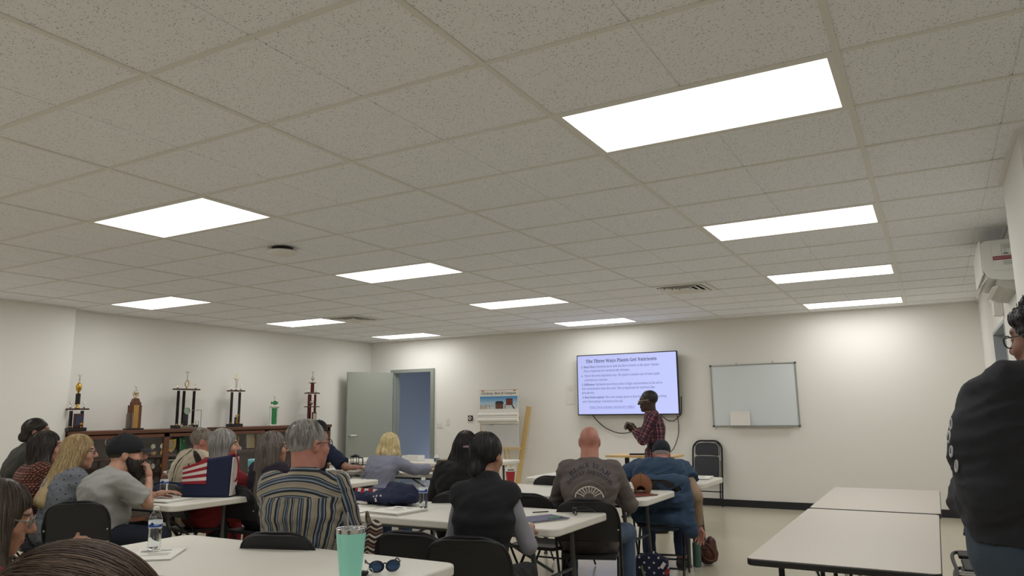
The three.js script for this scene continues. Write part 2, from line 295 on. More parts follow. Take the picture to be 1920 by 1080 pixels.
{ // stack of folded chairs on a trolley behind the right tables
  for (let k = 0; k < 4; k++) {
    const t = thing('stacked_chair', ['topmost', 'second', 'third', 'lowest'][3 - k] + ' black folded chair lying in the pile beside the grey laminate table', 'chair', [.245, .03 + k * .11, -5.9 + .02 * (k % 2)], .03 * (k % 2), 'folded chairs piled beside the grey table');
    part('frame', tube([[-.22, .02, .45], [-.22, .02, -.35], [-.1, .02, -.46], [.1, .02, -.46], [.22, .02, -.35], [.22, .02, .45]], .012, 40), M.blackMetal, t);
    part('seat', rbox(.37, .03, .38, .012, 0, .025, .1), seatVinyl, t); part('backrest', rbox(.38, .025, .2, .01, 0, .022, -.33), seatVinyl, t);
    part('crossbar', [rod([-.22, .03, .36], [.22, .03, .36], .009), rod([-.22, .03, .43], [.22, .03, .43], .008)], M.chrome, t);
  }
}
// ---------- people: signed-distance bodies meshed with surface nets ----------
const P = { // primitives
  c: (a, b, ra, rb = ra, k = .03, o = {}) => ({ a, b, ra, rb, k, ...o }),
  e: (c, r, k = .02, o = {}) => ({ c, r, k, ...o }),
};
function primD(p, x, y, z) {
  if (p.r) {
    let dx = x - p.c.x, dy = y - p.c.y, dz = z - p.c.z;
    if (p.m) { const e = p.m; const tx = e[0] * dx + e[1] * dy + e[2] * dz, ty = e[3] * dx + e[4] * dy + e[5] * dz; dz = e[6] * dx + e[7] * dy + e[8] * dz; dx = tx; dy = ty; }
    const ax = dx / p.r[0], ay = dy / p.r[1], az = dz / p.r[2], k0 = Math.sqrt(ax * ax + ay * ay + az * az);
    const bx = ax / p.r[0], by = ay / p.r[1], bz = az / p.r[2], k1 = Math.sqrt(bx * bx + by * by + bz * bz);
    return k1 < 1e-9 ? -Math.min(...p.r) : k0 * (k0 - 1) / k1;
  }
  const a = p.a, b = p.b, ux = b.x - a.x, uy = b.y - a.y, uz = b.z - a.z, L2 = ux * ux + uy * uy + uz * uz;
  let t = L2 > 1e-9 ? ((x - a.x) * ux + (y - a.y) * uy + (z - a.z) * uz) / L2 : 0; const t0 = t; t = t < 0 ? 0 : t > 1 ? 1 : t;
  let dx = x - a.x - ux * t, dy = y - a.y - uy * t, dz = z - a.z - uz * t, q = dx * dx + dy * dy + dz * dz;
  if (p.n) { const w = dx * p.n.x + dy * p.n.y + dz * p.n.z; q += w * w * (1 / (p.s * p.s) - 1); }
  let d = (Math.sqrt(q) - (p.ra + (p.rb - p.ra) * t)); if (p.n && p.s < 1) d *= (1 + p.s) / 2;
  if (p.flat) { const L = Math.sqrt(L2); d = Math.max(d, (t0 - 1) * L); if (p.flat > 1) d = Math.max(d, -t0 * L); }
  return d;
}
const smin = (a, b, k) => { const h = k - Math.abs(a - b); return (a < b ? a : b) - (h > 0 ? h * h / (4 * k) : 0); };
function fieldAt(prims, x, y, z) { let f = 1e3; for (const p of prims) { const d = primD(p, x, y, z); f = p.sub ? -smin(-f, d, p.k) : smin(f, d, p.k); } return f; }
function bounds(p, m) {
  if (p.r) { const R = Math.max(...p.r) * (p.m ? 1 : 0), rx = Math.max(R, p.r[0]) + m, ry = Math.max(R, p.r[1]) + m, rz = Math.max(R, p.r[2]) + m; return [p.c.x - rx, p.c.y - ry, p.c.z - rz, p.c.x + rx, p.c.y + ry, p.c.z + rz]; }
  const R = Math.max(p.ra, p.rb) * (p.s > 1 ? p.s : 1) + m; return [Math.min(p.a.x, p.b.x) - R, Math.min(p.a.y, p.b.y) - R, Math.min(p.a.z, p.b.z) - R, Math.max(p.a.x, p.b.x) + R, Math.max(p.a.y, p.b.y) + R, Math.max(p.a.z, p.b.z) + R];
}
function meshField(prims, h, displace) {
  let lo = [1e9, 1e9, 1e9], hi = [-1e9, -1e9, -1e9];
  for (const p of prims) if (!p.sub) { const b = bounds(p, h * 2 + .012); for (let i = 0; i < 3; i++) { lo[i] = Math.min(lo[i], b[i]); hi[i] = Math.max(hi[i], b[i + 3]); } }
  const n = [0, 1, 2].map((i) => Math.ceil((hi[i] - lo[i]) / h) + 2), [nx, ny, nz] = n, F = new Float32Array(nx * ny * nz).fill(1e3);
  for (const p of prims) {
    const b = bounds(p, p.k + h * 2.5), s = [0, 1, 2].map((i) => Math.max(0, Math.floor((b[i] - lo[i]) / h))), e = [0, 1, 2].map((i) => Math.min(n[i] - 1, Math.ceil((b[i + 3] - lo[i]) / h)));
    for (let k = s[2]; k <= e[2]; k++) for (let j = s[1]; j <= e[1]; j++) for (let i = s[0]; i <= e[0]; i++) {
      const id = (k * ny + j) * nx + i, d = primD(p, lo[0] + i * h, lo[1] + j * h, lo[2] + k * h);
      F[id] = p.sub ? -smin(-F[id], d, p.k) : smin(F[id], d, p.k);
    }
  }
  if (displace) for (let k = 0, id = 0; k < nz; k++) for (let j = 0; j < ny; j++) for (let i = 0; i < nx; i++, id++) if (Math.abs(F[id]) < .05) F[id] += displace(lo[0] + i * h, lo[1] + j * h, lo[2] + k * h);
  const pos = [], idx = [], at_ = new Int32Array(nx * ny * nz).fill(-1), sx = 1, sy = nx, sz = nx * ny;
  const C = [[0, 0, 0], [1, 0, 0], [0, 1, 0], [1, 1, 0], [0, 0, 1], [1, 0, 1], [0, 1, 1], [1, 1, 1]], E = [[0, 1], [0, 2], [0, 4], [1, 3], [1, 5], [2, 3], [2, 6], [3, 7], [4, 5], [4, 6], [5, 7], [6, 7]], v = new Float32Array(8);
  for (let k = 0; k < nz - 1; k++) for (let j = 0; j < ny - 1; j++) for (let i = 0; i < nx - 1; i++) {
    const id = (k * ny + j) * nx + i; let mask = 0;
    for (let c = 0; c < 8; c++) { v[c] = F[id + C[c][0] * sx + C[c][1] * sy + C[c][2] * sz]; if (v[c] < 0) mask |= 1 << c; }
    if (mask === 0 || mask === 255) continue;
    let X = 0, Y = 0, Z = 0, m = 0;
    for (const [a, b] of E) { if (((mask >> a) & 1) === ((mask >> b) & 1)) continue; const t = v[a] / (v[a] - v[b]); X += lerp(C[a][0], C[b][0], t); Y += lerp(C[a][1], C[b][1], t); Z += lerp(C[a][2], C[b][2], t); m++; }
    at_[id] = pos.length / 3; pos.push(lo[0] + (i + X / m) * h, lo[1] + (j + Y / m) * h, lo[2] + (k + Z / m) * h);
  }
  for (let k = 1; k < nz - 1; k++) for (let j = 1; j < ny - 1; j++) for (let i = 1; i < nx - 1; i++) {
    const id = (k * ny + j) * nx + i, f0 = F[id] < 0;
    for (const [d, u, w] of [[sx, sy, sz], [sy, sz, sx], [sz, sx, sy]]) {
      const f1 = F[id + d] < 0; if (f0 === f1) continue;
      const A = at_[id], B = at_[id - u], Cc = at_[id - u - w], D = at_[id - w]; if (A < 0 || B < 0 || Cc < 0 || D < 0) continue;
      f0 ? idx.push(A, B, Cc, A, Cc, D) : idx.push(A, Cc, B, A, D, Cc);
    }
  }
  const g = new THREE.BufferGeometry(); g.setAttribute('position', new THREE.BufferAttribute(new Float32Array(pos), 3)); g.setIndex(idx); g.computeVertexNormals(); return g;
}
function paint(g, fn) { const p = g.attributes.position, c = new Float32Array(p.count * 3); for (let i = 0; i < p.count; i++) { const q = fn(p.getX(i), p.getY(i), p.getZ(i)); c[3 * i] = q[0]; c[3 * i + 1] = q[1]; c[3 * i + 2] = q[2]; } g.setAttribute('color', new THREE.BufferAttribute(c, 3)); return g; }
function join(gs) { // indexed merge
  return mergeGeometries(gs.map((g) => { const o = new THREE.BufferGeometry(); for (const k of ['position', 'normal', 'color']) o.setAttribute(k, g.attributes[k]); o.setIndex(g.index); return o; }));
}
function splitBy(g, classify, uvFn) { // triangles to groups; each group gets uv of its own
  const p = g.attributes.position, nm = g.attributes.normal, ix = g.index.array, out = {};
  for (let t = 0; t < ix.length; t += 3) {
    const cx = (p.getX(ix[t]) + p.getX(ix[t + 1]) + p.getX(ix[t + 2])) / 3, cy = (p.getY(ix[t]) + p.getY(ix[t + 1]) + p.getY(ix[t + 2])) / 3, cz = (p.getZ(ix[t]) + p.getZ(ix[t + 1]) + p.getZ(ix[t + 2])) / 3;
    const c = classify(cx, cy, cz), o = out[c] ??= { map: new Map(), pos: [], nor: [], uv: [], idx: [] };
    const ref = uvFn(c, cx, cy, cz);
    for (let k = 0; k < 3; k++) {
      const i = ix[t + k], uv = uvFn(c, p.getX(i), p.getY(i), p.getZ(i)), w = Math.round((ref[0] - uv[0]) / uv[2]), key = i * 8 + w + 4;
      let j = o.map.get(key); if (j === undefined) { j = o.pos.length / 3; o.map.set(key, j); o.pos.push(p.getX(i), p.getY(i), p.getZ(i)); o.nor.push(nm.getX(i), nm.getY(i), nm.getZ(i)); o.uv.push(uv[0] + w * uv[2], uv[1]); }
      o.idx.push(j);
    }
  }
  for (const c in out) { const o = out[c], q = new THREE.BufferGeometry(); q.setAttribute('position', new THREE.BufferAttribute(new Float32Array(o.pos), 3)); q.setAttribute('normal', new THREE.BufferAttribute(new Float32Array(o.nor), 3)); q.setAttribute('uv', new THREE.BufferAttribute(new Float32Array(o.uv), 2)); q.setIndex(o.idx); out[c] = q; }
  return out;
}
const SK = { light: [.50, .27, .185], ruddy: [.47, .205, .15], tan: [.36, .18, .115], pale: [.55, .33, .24], dark: [.055, .027, .017], brown: [.20, .095, .06] };
const skinMat = phys(0xffffff, .52, { vertexColors: true, sheen: .15, sheenRoughness: .5 });
const hairMat = phys(0xffffff, .5, { vertexColors: true, sheen: .3, sheenRoughness: .4, sheenColor: new THREE.Color(.6, .55, .5) });
const glassLens = phys(0xffffff, .05, { transmission: 1, thickness: 0, ior: 1.3 });
function twoBone(a, target, l1, l2, pole) {
  const d = target.clone().sub(a); let L = d.length(); if (L > (l1 + l2) * .998) { d.multiplyScalar((l1 + l2) * .998 / L); L = d.length(); }
  const u = d.clone().normalize(), c = (l1 * l1 + L * L - l2 * l2) / (2 * l1 * L), s = Math.sqrt(Math.max(0, 1 - c * c));
  const w = pole.clone().addScaledVector(u, -pole.dot(u)).normalize();
  return [a.clone().addScaledVector(u, l1 * c).addScaledVector(w, l1 * s), a.clone().add(d)];
}
// a hand: palm, four fingers of unequal length, thumb from the side of the palm
function handPrims(wrist, dir, palmN, side, curl, sc = 1, spread = 1) {
  const f = dir.clone().normalize(), n = palmN.clone().addScaledVector(f, -palmN.dot(f)).normalize(), r = f.clone().cross(n).multiplyScalar(-side).normalize(); // r points to the thumb side
  const pt = (x, y, z) => wrist.clone().addScaledVector(r, x * sc).addScaledVector(f, y * sc).addScaledVector(n, z * sc), out = [];
  out.push(P.c(wrist, pt(0, .03, 0), .025 * sc, .026 * sc, .02));
  [[.028, .088], [.009, .092], [-.010, .088], [-.028, .08]].forEach(([x, y], i) => {
    out.push(P.c(pt(x * .6, .015, 0), pt(x, y, 0), .016 * sc, .0115 * sc, .014));
    let c = pt(x, y, 0), ang = (i === 0 ? .8 : 1) * curl * .55; const len = [.042, .047, .044, .034][i], dx = x * .18 * spread;
    for (let q = 0; q < 3; q++) { const l = len * [1, .68, .52][q] * sc, dd = f.clone().multiplyScalar(Math.cos(ang)).addScaledVector(n, Math.sin(ang)).addScaledVector(r, dx / (.04)).normalize(), e = c.clone().addScaledVector(dd, l); out.push(P.c(c, e, [.0098, .0088, .0078][q] * sc, [.0088, .0078, .0066][q] * sc, .004)); c = e; ang += curl * [.62, .5][q] || 0; }
  });
  const t0 = pt(.022, .022, .006), t1 = pt(.05, .05, .018 + .012 * curl), t2 = pt(.056 - .02 * curl * .5, .08, .028 + .02 * curl), t3 = pt(.052 - .03 * curl * .5, .103, .034 + .024 * curl);
  out.push(P.c(t0, t1, .016 * sc, .012 * sc, .012), P.c(t1, t2, .0115 * sc, .0098 * sc, .005), P.c(t2, t3, .0098 * sc, .0075 * sc, .004));
  return out;
}
const HM = (o) => new THREE.Matrix4().makeRotationFromEuler(new THREE.Euler(o.pitch * Math.PI / 180, -o.yaw * Math.PI / 180, (o.roll ?? 0) * Math.PI / 180, 'YXZ'));
const D2R = Math.PI / 180;
function skeleton(s) { // joints in the person's own frame: origin on the floor under the hips, facing -z
  const J = {}, sc = s.sc, st = s.standing, seat = s.seat ?? .46, L = (s.lean ?? 5) * D2R, hu = L + (s.hunch ?? 8) * D2R;
  J.H = V(0, st ? .90 * sc : seat + .095, 0);
  const s1 = V(0, Math.cos(L), -Math.sin(L)), s2 = V(0, Math.cos(hu), -Math.sin(hu));
  J.W = J.H.clone().addScaledVector(s1, .16 * sc); J.C = J.H.clone().addScaledVector(s1, .31 * sc); J.N = J.C.clone().addScaledVector(s2, .19 * sc); J.s2 = s2;
  const nk = hu * .55 - (s.head.pitch ?? 0) * D2R * .25; J.hc = J.N.clone().add(V(0, Math.cos(nk), -Math.sin(nk)).multiplyScalar(.148 * (.4 + .6 * sc))).add(V(0, 0, -.012)); if (s.headShift) J.hc.x += s.headShift;
  J.HM = HM(s.head).setPosition(J.hc);
  const sw = (s.shoulder ?? .185) * sc; J.S = [-1, 1].map((e) => J.N.clone().addScaledVector(s2, -.055 * sc).add(V(e * sw, 0, -.0)));
  J.E = []; J.Wr = [];
  [0, 1].forEach((i) => { const a = s.arms?.[i] ?? {}, e = i ? 1 : -1, tgt = a.th ? V(...a.th).applyMatrix4(J.HM) : V(...(a.t ?? [e * .13, st ? .8 : .66, -.3])); const [el, w] = twoBone(J.S[i], tgt, .285 * sc, .25 * sc, V(...(a.pole ?? [e * .7, -1, .5])).normalize()); J.E[i] = el; J.Wr[i] = w; });
  J.hip = [-1, 1].map((e) => J.H.clone().add(V(e * .09 * sc, 0, 0)));
  const lg = Math.max(.85, Math.min(1.08, sc));
  J.K = [-1, 1].map((e, i) => st ? V(e * .11, .49 * sc, -.02) : V(...(s.knees?.[i] ?? [e * .14, .52, -.42 * lg]))); J.A = [-1, 1].map((e, i) => st ? V(e * .12, .09, .02) : V(...(s.ankles?.[i] ?? [e * .14, .09, -.42 * lg + .02])));
  J.T = J.A.map((a, i) => a.clone().add(V((i ? 1 : -1) * .03, -.05, -.15)));
  return J;
}
function torsoPrims(J, s, t) {
  const g = s.g ?? 1, f = V(0, 0, 1), sc = s.sc, o = { n: f, s: .74 }, b = V(.001, 0, 0), X = (p, d) => [p.clone().add(V(-d, 0, 0)), p.clone().add(V(d, 0, 0))];
  const out = [], bar = (p, d, r, k, oo) => { const [a, c] = X(p, d); out.push(P.c(a, c, r + t, r + t, k, oo)); };
  bar(J.H, .075 * sc * g, .108 * sc * Math.sqrt(g), .05, o.x); bar(J.W, .055 * sc * g, .105 * sc * g, .06, o); bar(J.C, .075 * sc * g, .118 * sc * Math.sqrt(g), .06, { n: f, s: .82 });
  const u = J.N.clone().addScaledVector(J.s2, -.075 * sc); bar(u, (s.shoulder ?? .185) * sc - .045, .07 * sc, .05, o.x);
  out.push(P.c(J.N.clone().addScaledVector(J.s2, -.02), u.clone(), .058 * sc + t, .085 * sc + t, .05));
  if (s.belly) out.push(P.e(J.W.clone().add(V(0, -.02, -.06 - .3 * s.belly)), [.13 * g + t, .13 + t, .09 + s.belly + t], .06));
  if (s.bust) for (const e of [-1, 1]) out.push(P.e(J.C.clone().add(V(e * .07, .01, -.1 * sc)), [.062 + t, .062 + t, .055 + t], .04));
  return out;
}
function armPrims(J, s, t, i, frac, loose = 0) { // frac: 0..2 along upper arm (0..1) then forearm (1..2)
  const g = Math.sqrt(s.g ?? 1), sc = s.sc, a = J.S[i], e = J.E[i], w = J.Wr[i], out = [];
  if (frac <= 1) { const q = a.clone().lerp(e, frac); out.push(P.c(a, q, .052 * g * sc + t, (.043 * g * sc) + t + loose, .03, { flat: 1 })); return out; }
  out.push(P.c(a, e, .052 * g * sc + t, .04 * g * sc + t, .035));
  const q = e.clone().lerp(w, frac - 1); out.push(P.c(e, q, .039 * g * sc + t, lerp(.039, .026, frac - 1) * g + t + loose, .02, frac < 2.001 ? { flat: 1 } : {})); return out;
}
function legPrims(J, s, t, i, frac = 1) {
  const g = Math.sqrt(s.g ?? 1), sc = s.sc; return [P.c(J.hip[i], J.K[i], .082 * g * sc + t, .056 * sc + t, .05), P.c(J.K[i], J.K[i].clone().lerp(J.A[i], frac), .055 * sc + t, .044 + t * 1.3, .03, { flat: 1 })];
}
function place(p, Mx, sc) { // head-frame primitive into the person's frame
  const q = { ...p }, R = Mx.elements;
  if (p.r) { q.c = p.c.clone().multiplyScalar(sc).applyMatrix4(Mx); q.r = p.r.map((v) => v * sc); q.m = [R[0], R[1], R[2], R[4], R[5], R[6], R[8], R[9], R[10]]; }
  else { q.a = p.a.clone().multiplyScalar(sc).applyMatrix4(Mx); q.b = p.b.clone().multiplyScalar(sc).applyMatrix4(Mx); q.ra *= sc; q.rb *= sc; }
  q.k = p.k * sc; return q;
}
function headPrims(s) {
  const m = s.male ? 1 : .94, out = [P.e(V(0, .035, .018), [.074, .086, .095]), P.e(V(0, -.02, -.03), [.063 * m, .088, .068], .03), P.e(V(0, -.073, -.036), [.051 * m, .042, .053], .03), P.e(V(0, -.1, -.07), [.022 * m, .018, .02], .02),
    P.c(V(-.034, .034, -.078), V(.034, .034, -.078), .013, .013, .018), P.c(V(0, .02, -.093), V(0, -.02, -.114), .0085, .014, .012)];
  for (const e of [-1, 1]) out.push(P.e(V(e * .039, -.026, -.064), [.026, .024, .022], .02), P.e(V(e * .013, -.026, -.102), [.01, .008, .01], .008), P.e(V(e * .032, .012, -.104), [.017, .011, .012], .01, { sub: 1 }), P.e(V(e * .031, .011, -.0835), [.0125, .0115, .012], .003),
    P.e(V(e * .077, .002, .012), [.011, .033, .02], .008), P.e(V(e * .089, .004, .006), [.007, .02, .01], .006, { sub: 1 }));
  out.push(P.c(V(-.017, -.056, -.094), V(.017, -.056, -.094), .0065, .0065, .005), P.c(V(-.014, -.0675, -.092), V(.014, -.0675, -.092), .0075, .0075, .005));
  return out;
}
// hair: outline of the scalp shell, plus locks hanging from it
const shell = (r = 1, y = 0) => P.e(V(0, .043, .022), [.081 * r, .09 * r, .102 * r], .02);
const faceCut = (w = .062, top = .075) => P.e(V(0, top - .13, -.118), [w, .13, .085], .012, { sub: 1 });
const napeCut = (y = -.055) => P.e(V(0, y - .12, .02), [.2, .12, .2], .012, { sub: 1 });
const earCut = () => [-1, 1].map((e) => P.e(V(e * .085, -.03, -.012), [.03, .05, .045], .01, { sub: 1 }));
function hairPrims(type, J, s) {
  const M4 = J.HM, sc = s.hs, h = [], add = (...p) => p.flat().forEach((q) => h.push(place(q, M4, sc)));
  const drop = (from, to, ra, rb, k = .035) => { const a = V(...from).multiplyScalar(sc).applyMatrix4(M4), d = V(...to).applyMatrix4(new THREE.Matrix4().makeRotationY(-s.head.yaw * D2R)); h.push(P.c(a, a.clone().add(d), ra * sc, rb * sc, k)); };
  if (type === 'short') add(shell(), faceCut(.07, .07), napeCut(-.05), earCut());
  if (type === 'buzz') add(shell(.975), faceCut(.074, .075), napeCut(-.05), earCut());
  if (type === 'fringe') add(shell(.985), faceCut(.08, .1), napeCut(-.055), earCut(), P.e(V(0, .13, -.012), [.075, .085, .10], .02, { sub: 1 }));
  if (type === 'curly') { add(shell(1.05), faceCut(.064, .072), napeCut(-.07), [-1, 1].map((e) => P.e(V(e * .092, -.035, -.005), [.025, .04, .03], .008, { sub: 1 }))); for (let i = 0; i < 26; i++) { const a = rnd() * 6.28, e = rr(.1, 1.5), q = V(Math.cos(a) * Math.cos(e) * .08, .05 + Math.sin(e) * .085, .025 + Math.sin(a) * Math.cos(e) * .1); if (q.z > -.06) add(P.e(q, [.022, .02, .022], .012)); } }
  if (type === 'bob') { add(shell(1.06), ...[-1, 1].map((e) => P.c(V(e * .058, .02, .01), V(e * .066, -.09, .0), .038, .036, .04)), P.c(V(-.04, 0, .06), V(-.045, -.1, .06), .05, .042, .04), P.c(V(.04, 0, .06), V(.045, -.1, .06), .05, .042, .04), faceCut(.058, .07)); }
  if (type === 'long') { const l = s.hairLen ?? .3; add(shell(1.05)); for (const [x, z, q] of [[-.06, .0, .8], [.06, .0, .8], [-.045, .055, 1], [.045, .055, 1], [0, .075, 1]]) drop([x, .0, z], [x * (s.hairSpread ?? .6), -l * q, z * .5 + (s.hairBack ?? .0)], .046, s.hairTip ?? .03, .05); add(faceCut(.058, .07)); }
  if (type === 'wavy') { const l = s.hairLen ?? .28; add(shell(1.09)); for (let i = 0; i < 9; i++) { const a = lerp(-2.5, 2.5, i / 8), x = Math.sin(a) * .065, z = .012 + Math.cos(a) * .06; let p = [x, .02, z]; let y0 = .02; for (let q = 0; q < 4; q++) { const n = [x * (1.05 + .22 * q) + rr(-.012, .012), .02 - l * (q + 1) / 4, z * (1 + .12 * q) + rr(-.012, .012)]; h.push(place(P.c(V(...p), V(...n), .036 - .003 * q, .034 - .003 * q, .03), M4, sc)); p = n; } } add(faceCut(.056, .07)); }
  if (type === 'updo') { add(shell(1.02), faceCut(.064, .078), napeCut(-.09), earCut(), P.e(V(0, -.035, .118), [.036, .04, .03], .025), P.e(V(0, -.03, .07), [.06, .06, .05], .03)); }
  if (type === 'puff') { add(shell(1.03), faceCut(.066, .075), napeCut(-.085), earCut(), P.e(V(-.025, -.06, .075), [.055, .07, .05], .03), P.e(V(0, .05, .05), [.082, .088, .078], .03)); }
  if (type === 'swept') { add(shell(1.06), P.e(V(.02, .05, -.075), [.075, .05, .06], .05), P.e(V(.05, .03, -.12), [.05, .035, .05], .04), P.e(V(-.04, .0, .03), [.07, .1, .08], .04)); }
  if (type === 'braids') { add(shell(1.05), faceCut(.062, .075), napeCut(-.07)); for (let i = 0; i < 12; i++) { const a = lerp(-1.9, 1.9, i / 11), x = Math.sin(a) * .07, z = .02 + Math.cos(a) * .075; drop([x, 0, z], [x * .9 + rr(-.01, .01), -rr(.24, .3), .02 + rr(0, .03)], .016, .012, .015); } }
  return h;
}
function strands(hp, s, J, n, len, rad, tones, o = {}) { // locks that follow the hair surface downward
  const out = [], grad = (p, e = .004) => V(fieldAt(hp, p.x + e, p.y, p.z) - fieldAt(hp, p.x - e, p.y, p.z), fieldAt(hp, p.x, p.y + e, p.z) - fieldAt(hp, p.x, p.y - e, p.z), fieldAt(hp, p.x, p.y, p.z + e) - fieldAt(hp, p.x, p.y, p.z - e)).normalize();
  const pos = [], nor = [], col = [], idx = [], crown = V(...(o.crown ?? [0, .13, .03])).multiplyScalar(s.hs).applyMatrix4(J.HM), flow = o.flow ? V(...o.flow).normalize() : null;
  for (let q = 0; q < n; q++) {
    const a = rnd() * 6.283, e = Math.asin(rr(o.low ?? -.2, .98));
    let p = V(Math.cos(a) * Math.cos(e) * .1, .045 + Math.sin(e) * .1, .02 + Math.sin(a) * Math.cos(e) * .115).multiplyScalar(s.hs).applyMatrix4(J.HM);
    for (let i = 0; i < 3; i++) p.addScaledVector(grad(p), -fieldAt(hp, p.x, p.y, p.z));
    if (Math.abs(fieldAt(hp, p.x, p.y, p.z)) > .006) continue;
    const pts = [], lift = rr(-.0005, o.lift ?? .003), L = len * rr(.45, 1), S = o.steps ?? 7, wav = o.wave ?? 0, ph = rnd() * 6;
    let ok = true;
    for (let i = 0; i <= S; i++) {
      const g = grad(p); pts.push(p.clone().addScaledVector(g, lift * (i === S ? .3 : 1)));
      const rad_ = p.clone().sub(crown); rad_.addScaledVector(g, -rad_.dot(g)).normalize();
      const dir = rad_.multiplyScalar(flow ? (i < 2 ? .25 : .05) : i < 2 ? .6 : .25).add(flow ?? V(0, -.9, 0)).add(V(Math.sin(ph + i * 1.9) * wav, 0, Math.cos(ph + i * 1.7) * wav)); dir.addScaledVector(g, -dir.dot(g)).normalize();
      p = p.clone().addScaledVector(dir, L / S); const f = fieldAt(hp, p.x, p.y, p.z); if (Math.abs(f) > .05) { ok = i > 2; break; } p.addScaledVector(grad(p), -f);
    }
    if (!ok || pts.length < 4) continue;
    const tone = tones[rnd() * tones.length | 0], v = rr(.82, 1.15), base = pos.length / 3, ns = 3;
    pts.forEach((c, i) => {
      const t = (pts[i + 1] ?? c).clone().sub(pts[i - 1] ?? c).normalize(), u = V(t.y, t.z, t.x).cross(t).normalize(), w = t.clone().cross(u), r = rad * (1 - .85 * Math.pow(i / (pts.length - 1), 2)) * (i ? 1 : .6);
      for (let k = 0; k < ns; k++) { const A = k / ns * 6.283, d = u.clone().multiplyScalar(Math.cos(A)).addScaledVector(w, Math.sin(A)); pos.push(c.x + d.x * r, c.y + d.y * r, c.z + d.z * r); nor.push(d.x, d.y, d.z); col.push(tone[0] * v, tone[1] * v, tone[2] * v); }
      if (i) for (let k = 0; k < ns; k++) { const b0 = base + (i - 1) * ns + k, b1 = base + (i - 1) * ns + (k + 1) % ns; idx.push(b0, b1, b0 + ns, b1, b1 + ns, b0 + ns); }
    });
  }
  const g = new THREE.BufferGeometry(); g.setAttribute('position', new THREE.BufferAttribute(new Float32Array(pos), 3)); g.setAttribute('normal', new THREE.BufferAttribute(new Float32Array(nor), 3)); g.setAttribute('color', new THREE.BufferAttribute(new Float32Array(col), 3)); g.setIndex(idx); return g;
}
function glassesOn(group, J, s, color = M.blackPlastic, shape = 'round') {
  const Mx = J.HM.clone().multiply(new THREE.Matrix4().makeScale(s.hs, s.hs, s.hs)), ap = (g) => g.applyMatrix4(Mx), g = [];
  const rim = (e) => { const p = []; for (let i = 0; i < 14; i++) { const a = i / 14 * 6.283, c = Math.cos(a), q = Math.sin(a), k = shape === 'round' ? 1 : .8; p.push(V(e * .033 + Math.sign(c) * Math.pow(Math.abs(c), k) * .024, .006 + Math.sign(q) * Math.pow(Math.abs(q), k) * .019, -.108 + .006 * Math.abs(e * .033 + c * .024) / .05)); } return tube(p, .0022, 28, 5, true); };
  for (const e of [-1, 1]) g.push(rim(e), tube([[e * .057, .012, -.102], [e * .071, .014, -.085], [e * .083, .013, -.03], [e * .085, .012, .01], [e * .082, -.008, .03]], .002, 18, 5));
  g.push(tube([[-.01, .01, -.109], [0, .013, -.113], [.01, .01, -.109]], .002, 6, 5));
  const f = part('glasses', ap(merged(g)), color, group);
  part('lens', [-1, 1].map((e) => ap(new THREE.SphereGeometry(.023, 14, 8).scale(1, .8, .06).translate(e * .033, .006, -.107))), glassLens, f);
}
function capOn(group, J, s, mat, patch) { // baseball cap
  const Mx = J.HM.clone().multiply(new THREE.Matrix4().makeScale(s.hs, s.hs, s.hs)), hp = [P.e(V(0, .045, .012), [.088, .098, .115], .02), P.e(V(0, -.19, .0), [.3, .21, .3], .01, { sub: 1 }), P.e(V(0, -.025, .13), [.026, .028, .05], .006, { sub: 1 })];
  const g = meshField(hp, .006); g.applyMatrix4(Mx); g.setAttribute('uv', new THREE.BufferAttribute(new Float32Array(g.attributes.position.count * 2), 2));
  const cap = part('cap', g, mat, group);
  const b = new THREE.SphereGeometry(.1, 24, 14), p = b.attributes.position;
  for (let i = 0; i < p.count; i++) { const x = p.getX(i) * .82, z = p.getZ(i) * 1.02; p.setXYZ(i, x, .040 + p.getY(i) * .04 - x * x * 2.4 + (z < 0 ? z * .22 : 0), -.082 + (z > 0 ? z * .05 : z * .95)); }
  b.computeVertexNormals(); part('brim', b.applyMatrix4(Mx), mat, cap);
  part('button', ball(.008, 0, .143, .016, 8).applyMatrix4(Mx), mat, cap);
  for (let i = 0; i < 6; i++) { const a = i / 6 * 6.283 + .5, q = []; for (let k = 0; k <= 5; k++) { const e = k / 5 * 1.35 + .2; q.push(V(Math.cos(a) * Math.cos(e) * .0885, .045 + Math.sin(e) * .0995, .016 + Math.sin(a) * Math.cos(e) * .1095)); } part('seam', tube(q, .0012, 10, 4).applyMatrix4(Mx), mat, cap); }
  if (patch) part('patch', rbox(.05, .03, .004, .002, 0, .0, .118, -.2).applyMatrix4(Mx), patch, cap);
}
const CLOTH = (color, o = {}) => phys(color, .92, { bumpMap: weaveBump, bumpScale: .0006, sheen: .25, sheenRoughness: .7, ...o });
const DENIM = CLOTH(0x2c3a52), DENIM_DARK = CLOTH(0x1a2130), DARKCLOTH = CLOTH(0x17181c), SHOE = std(0x1c1b1b, .6), SOLE = std(0x4a4844, .7);
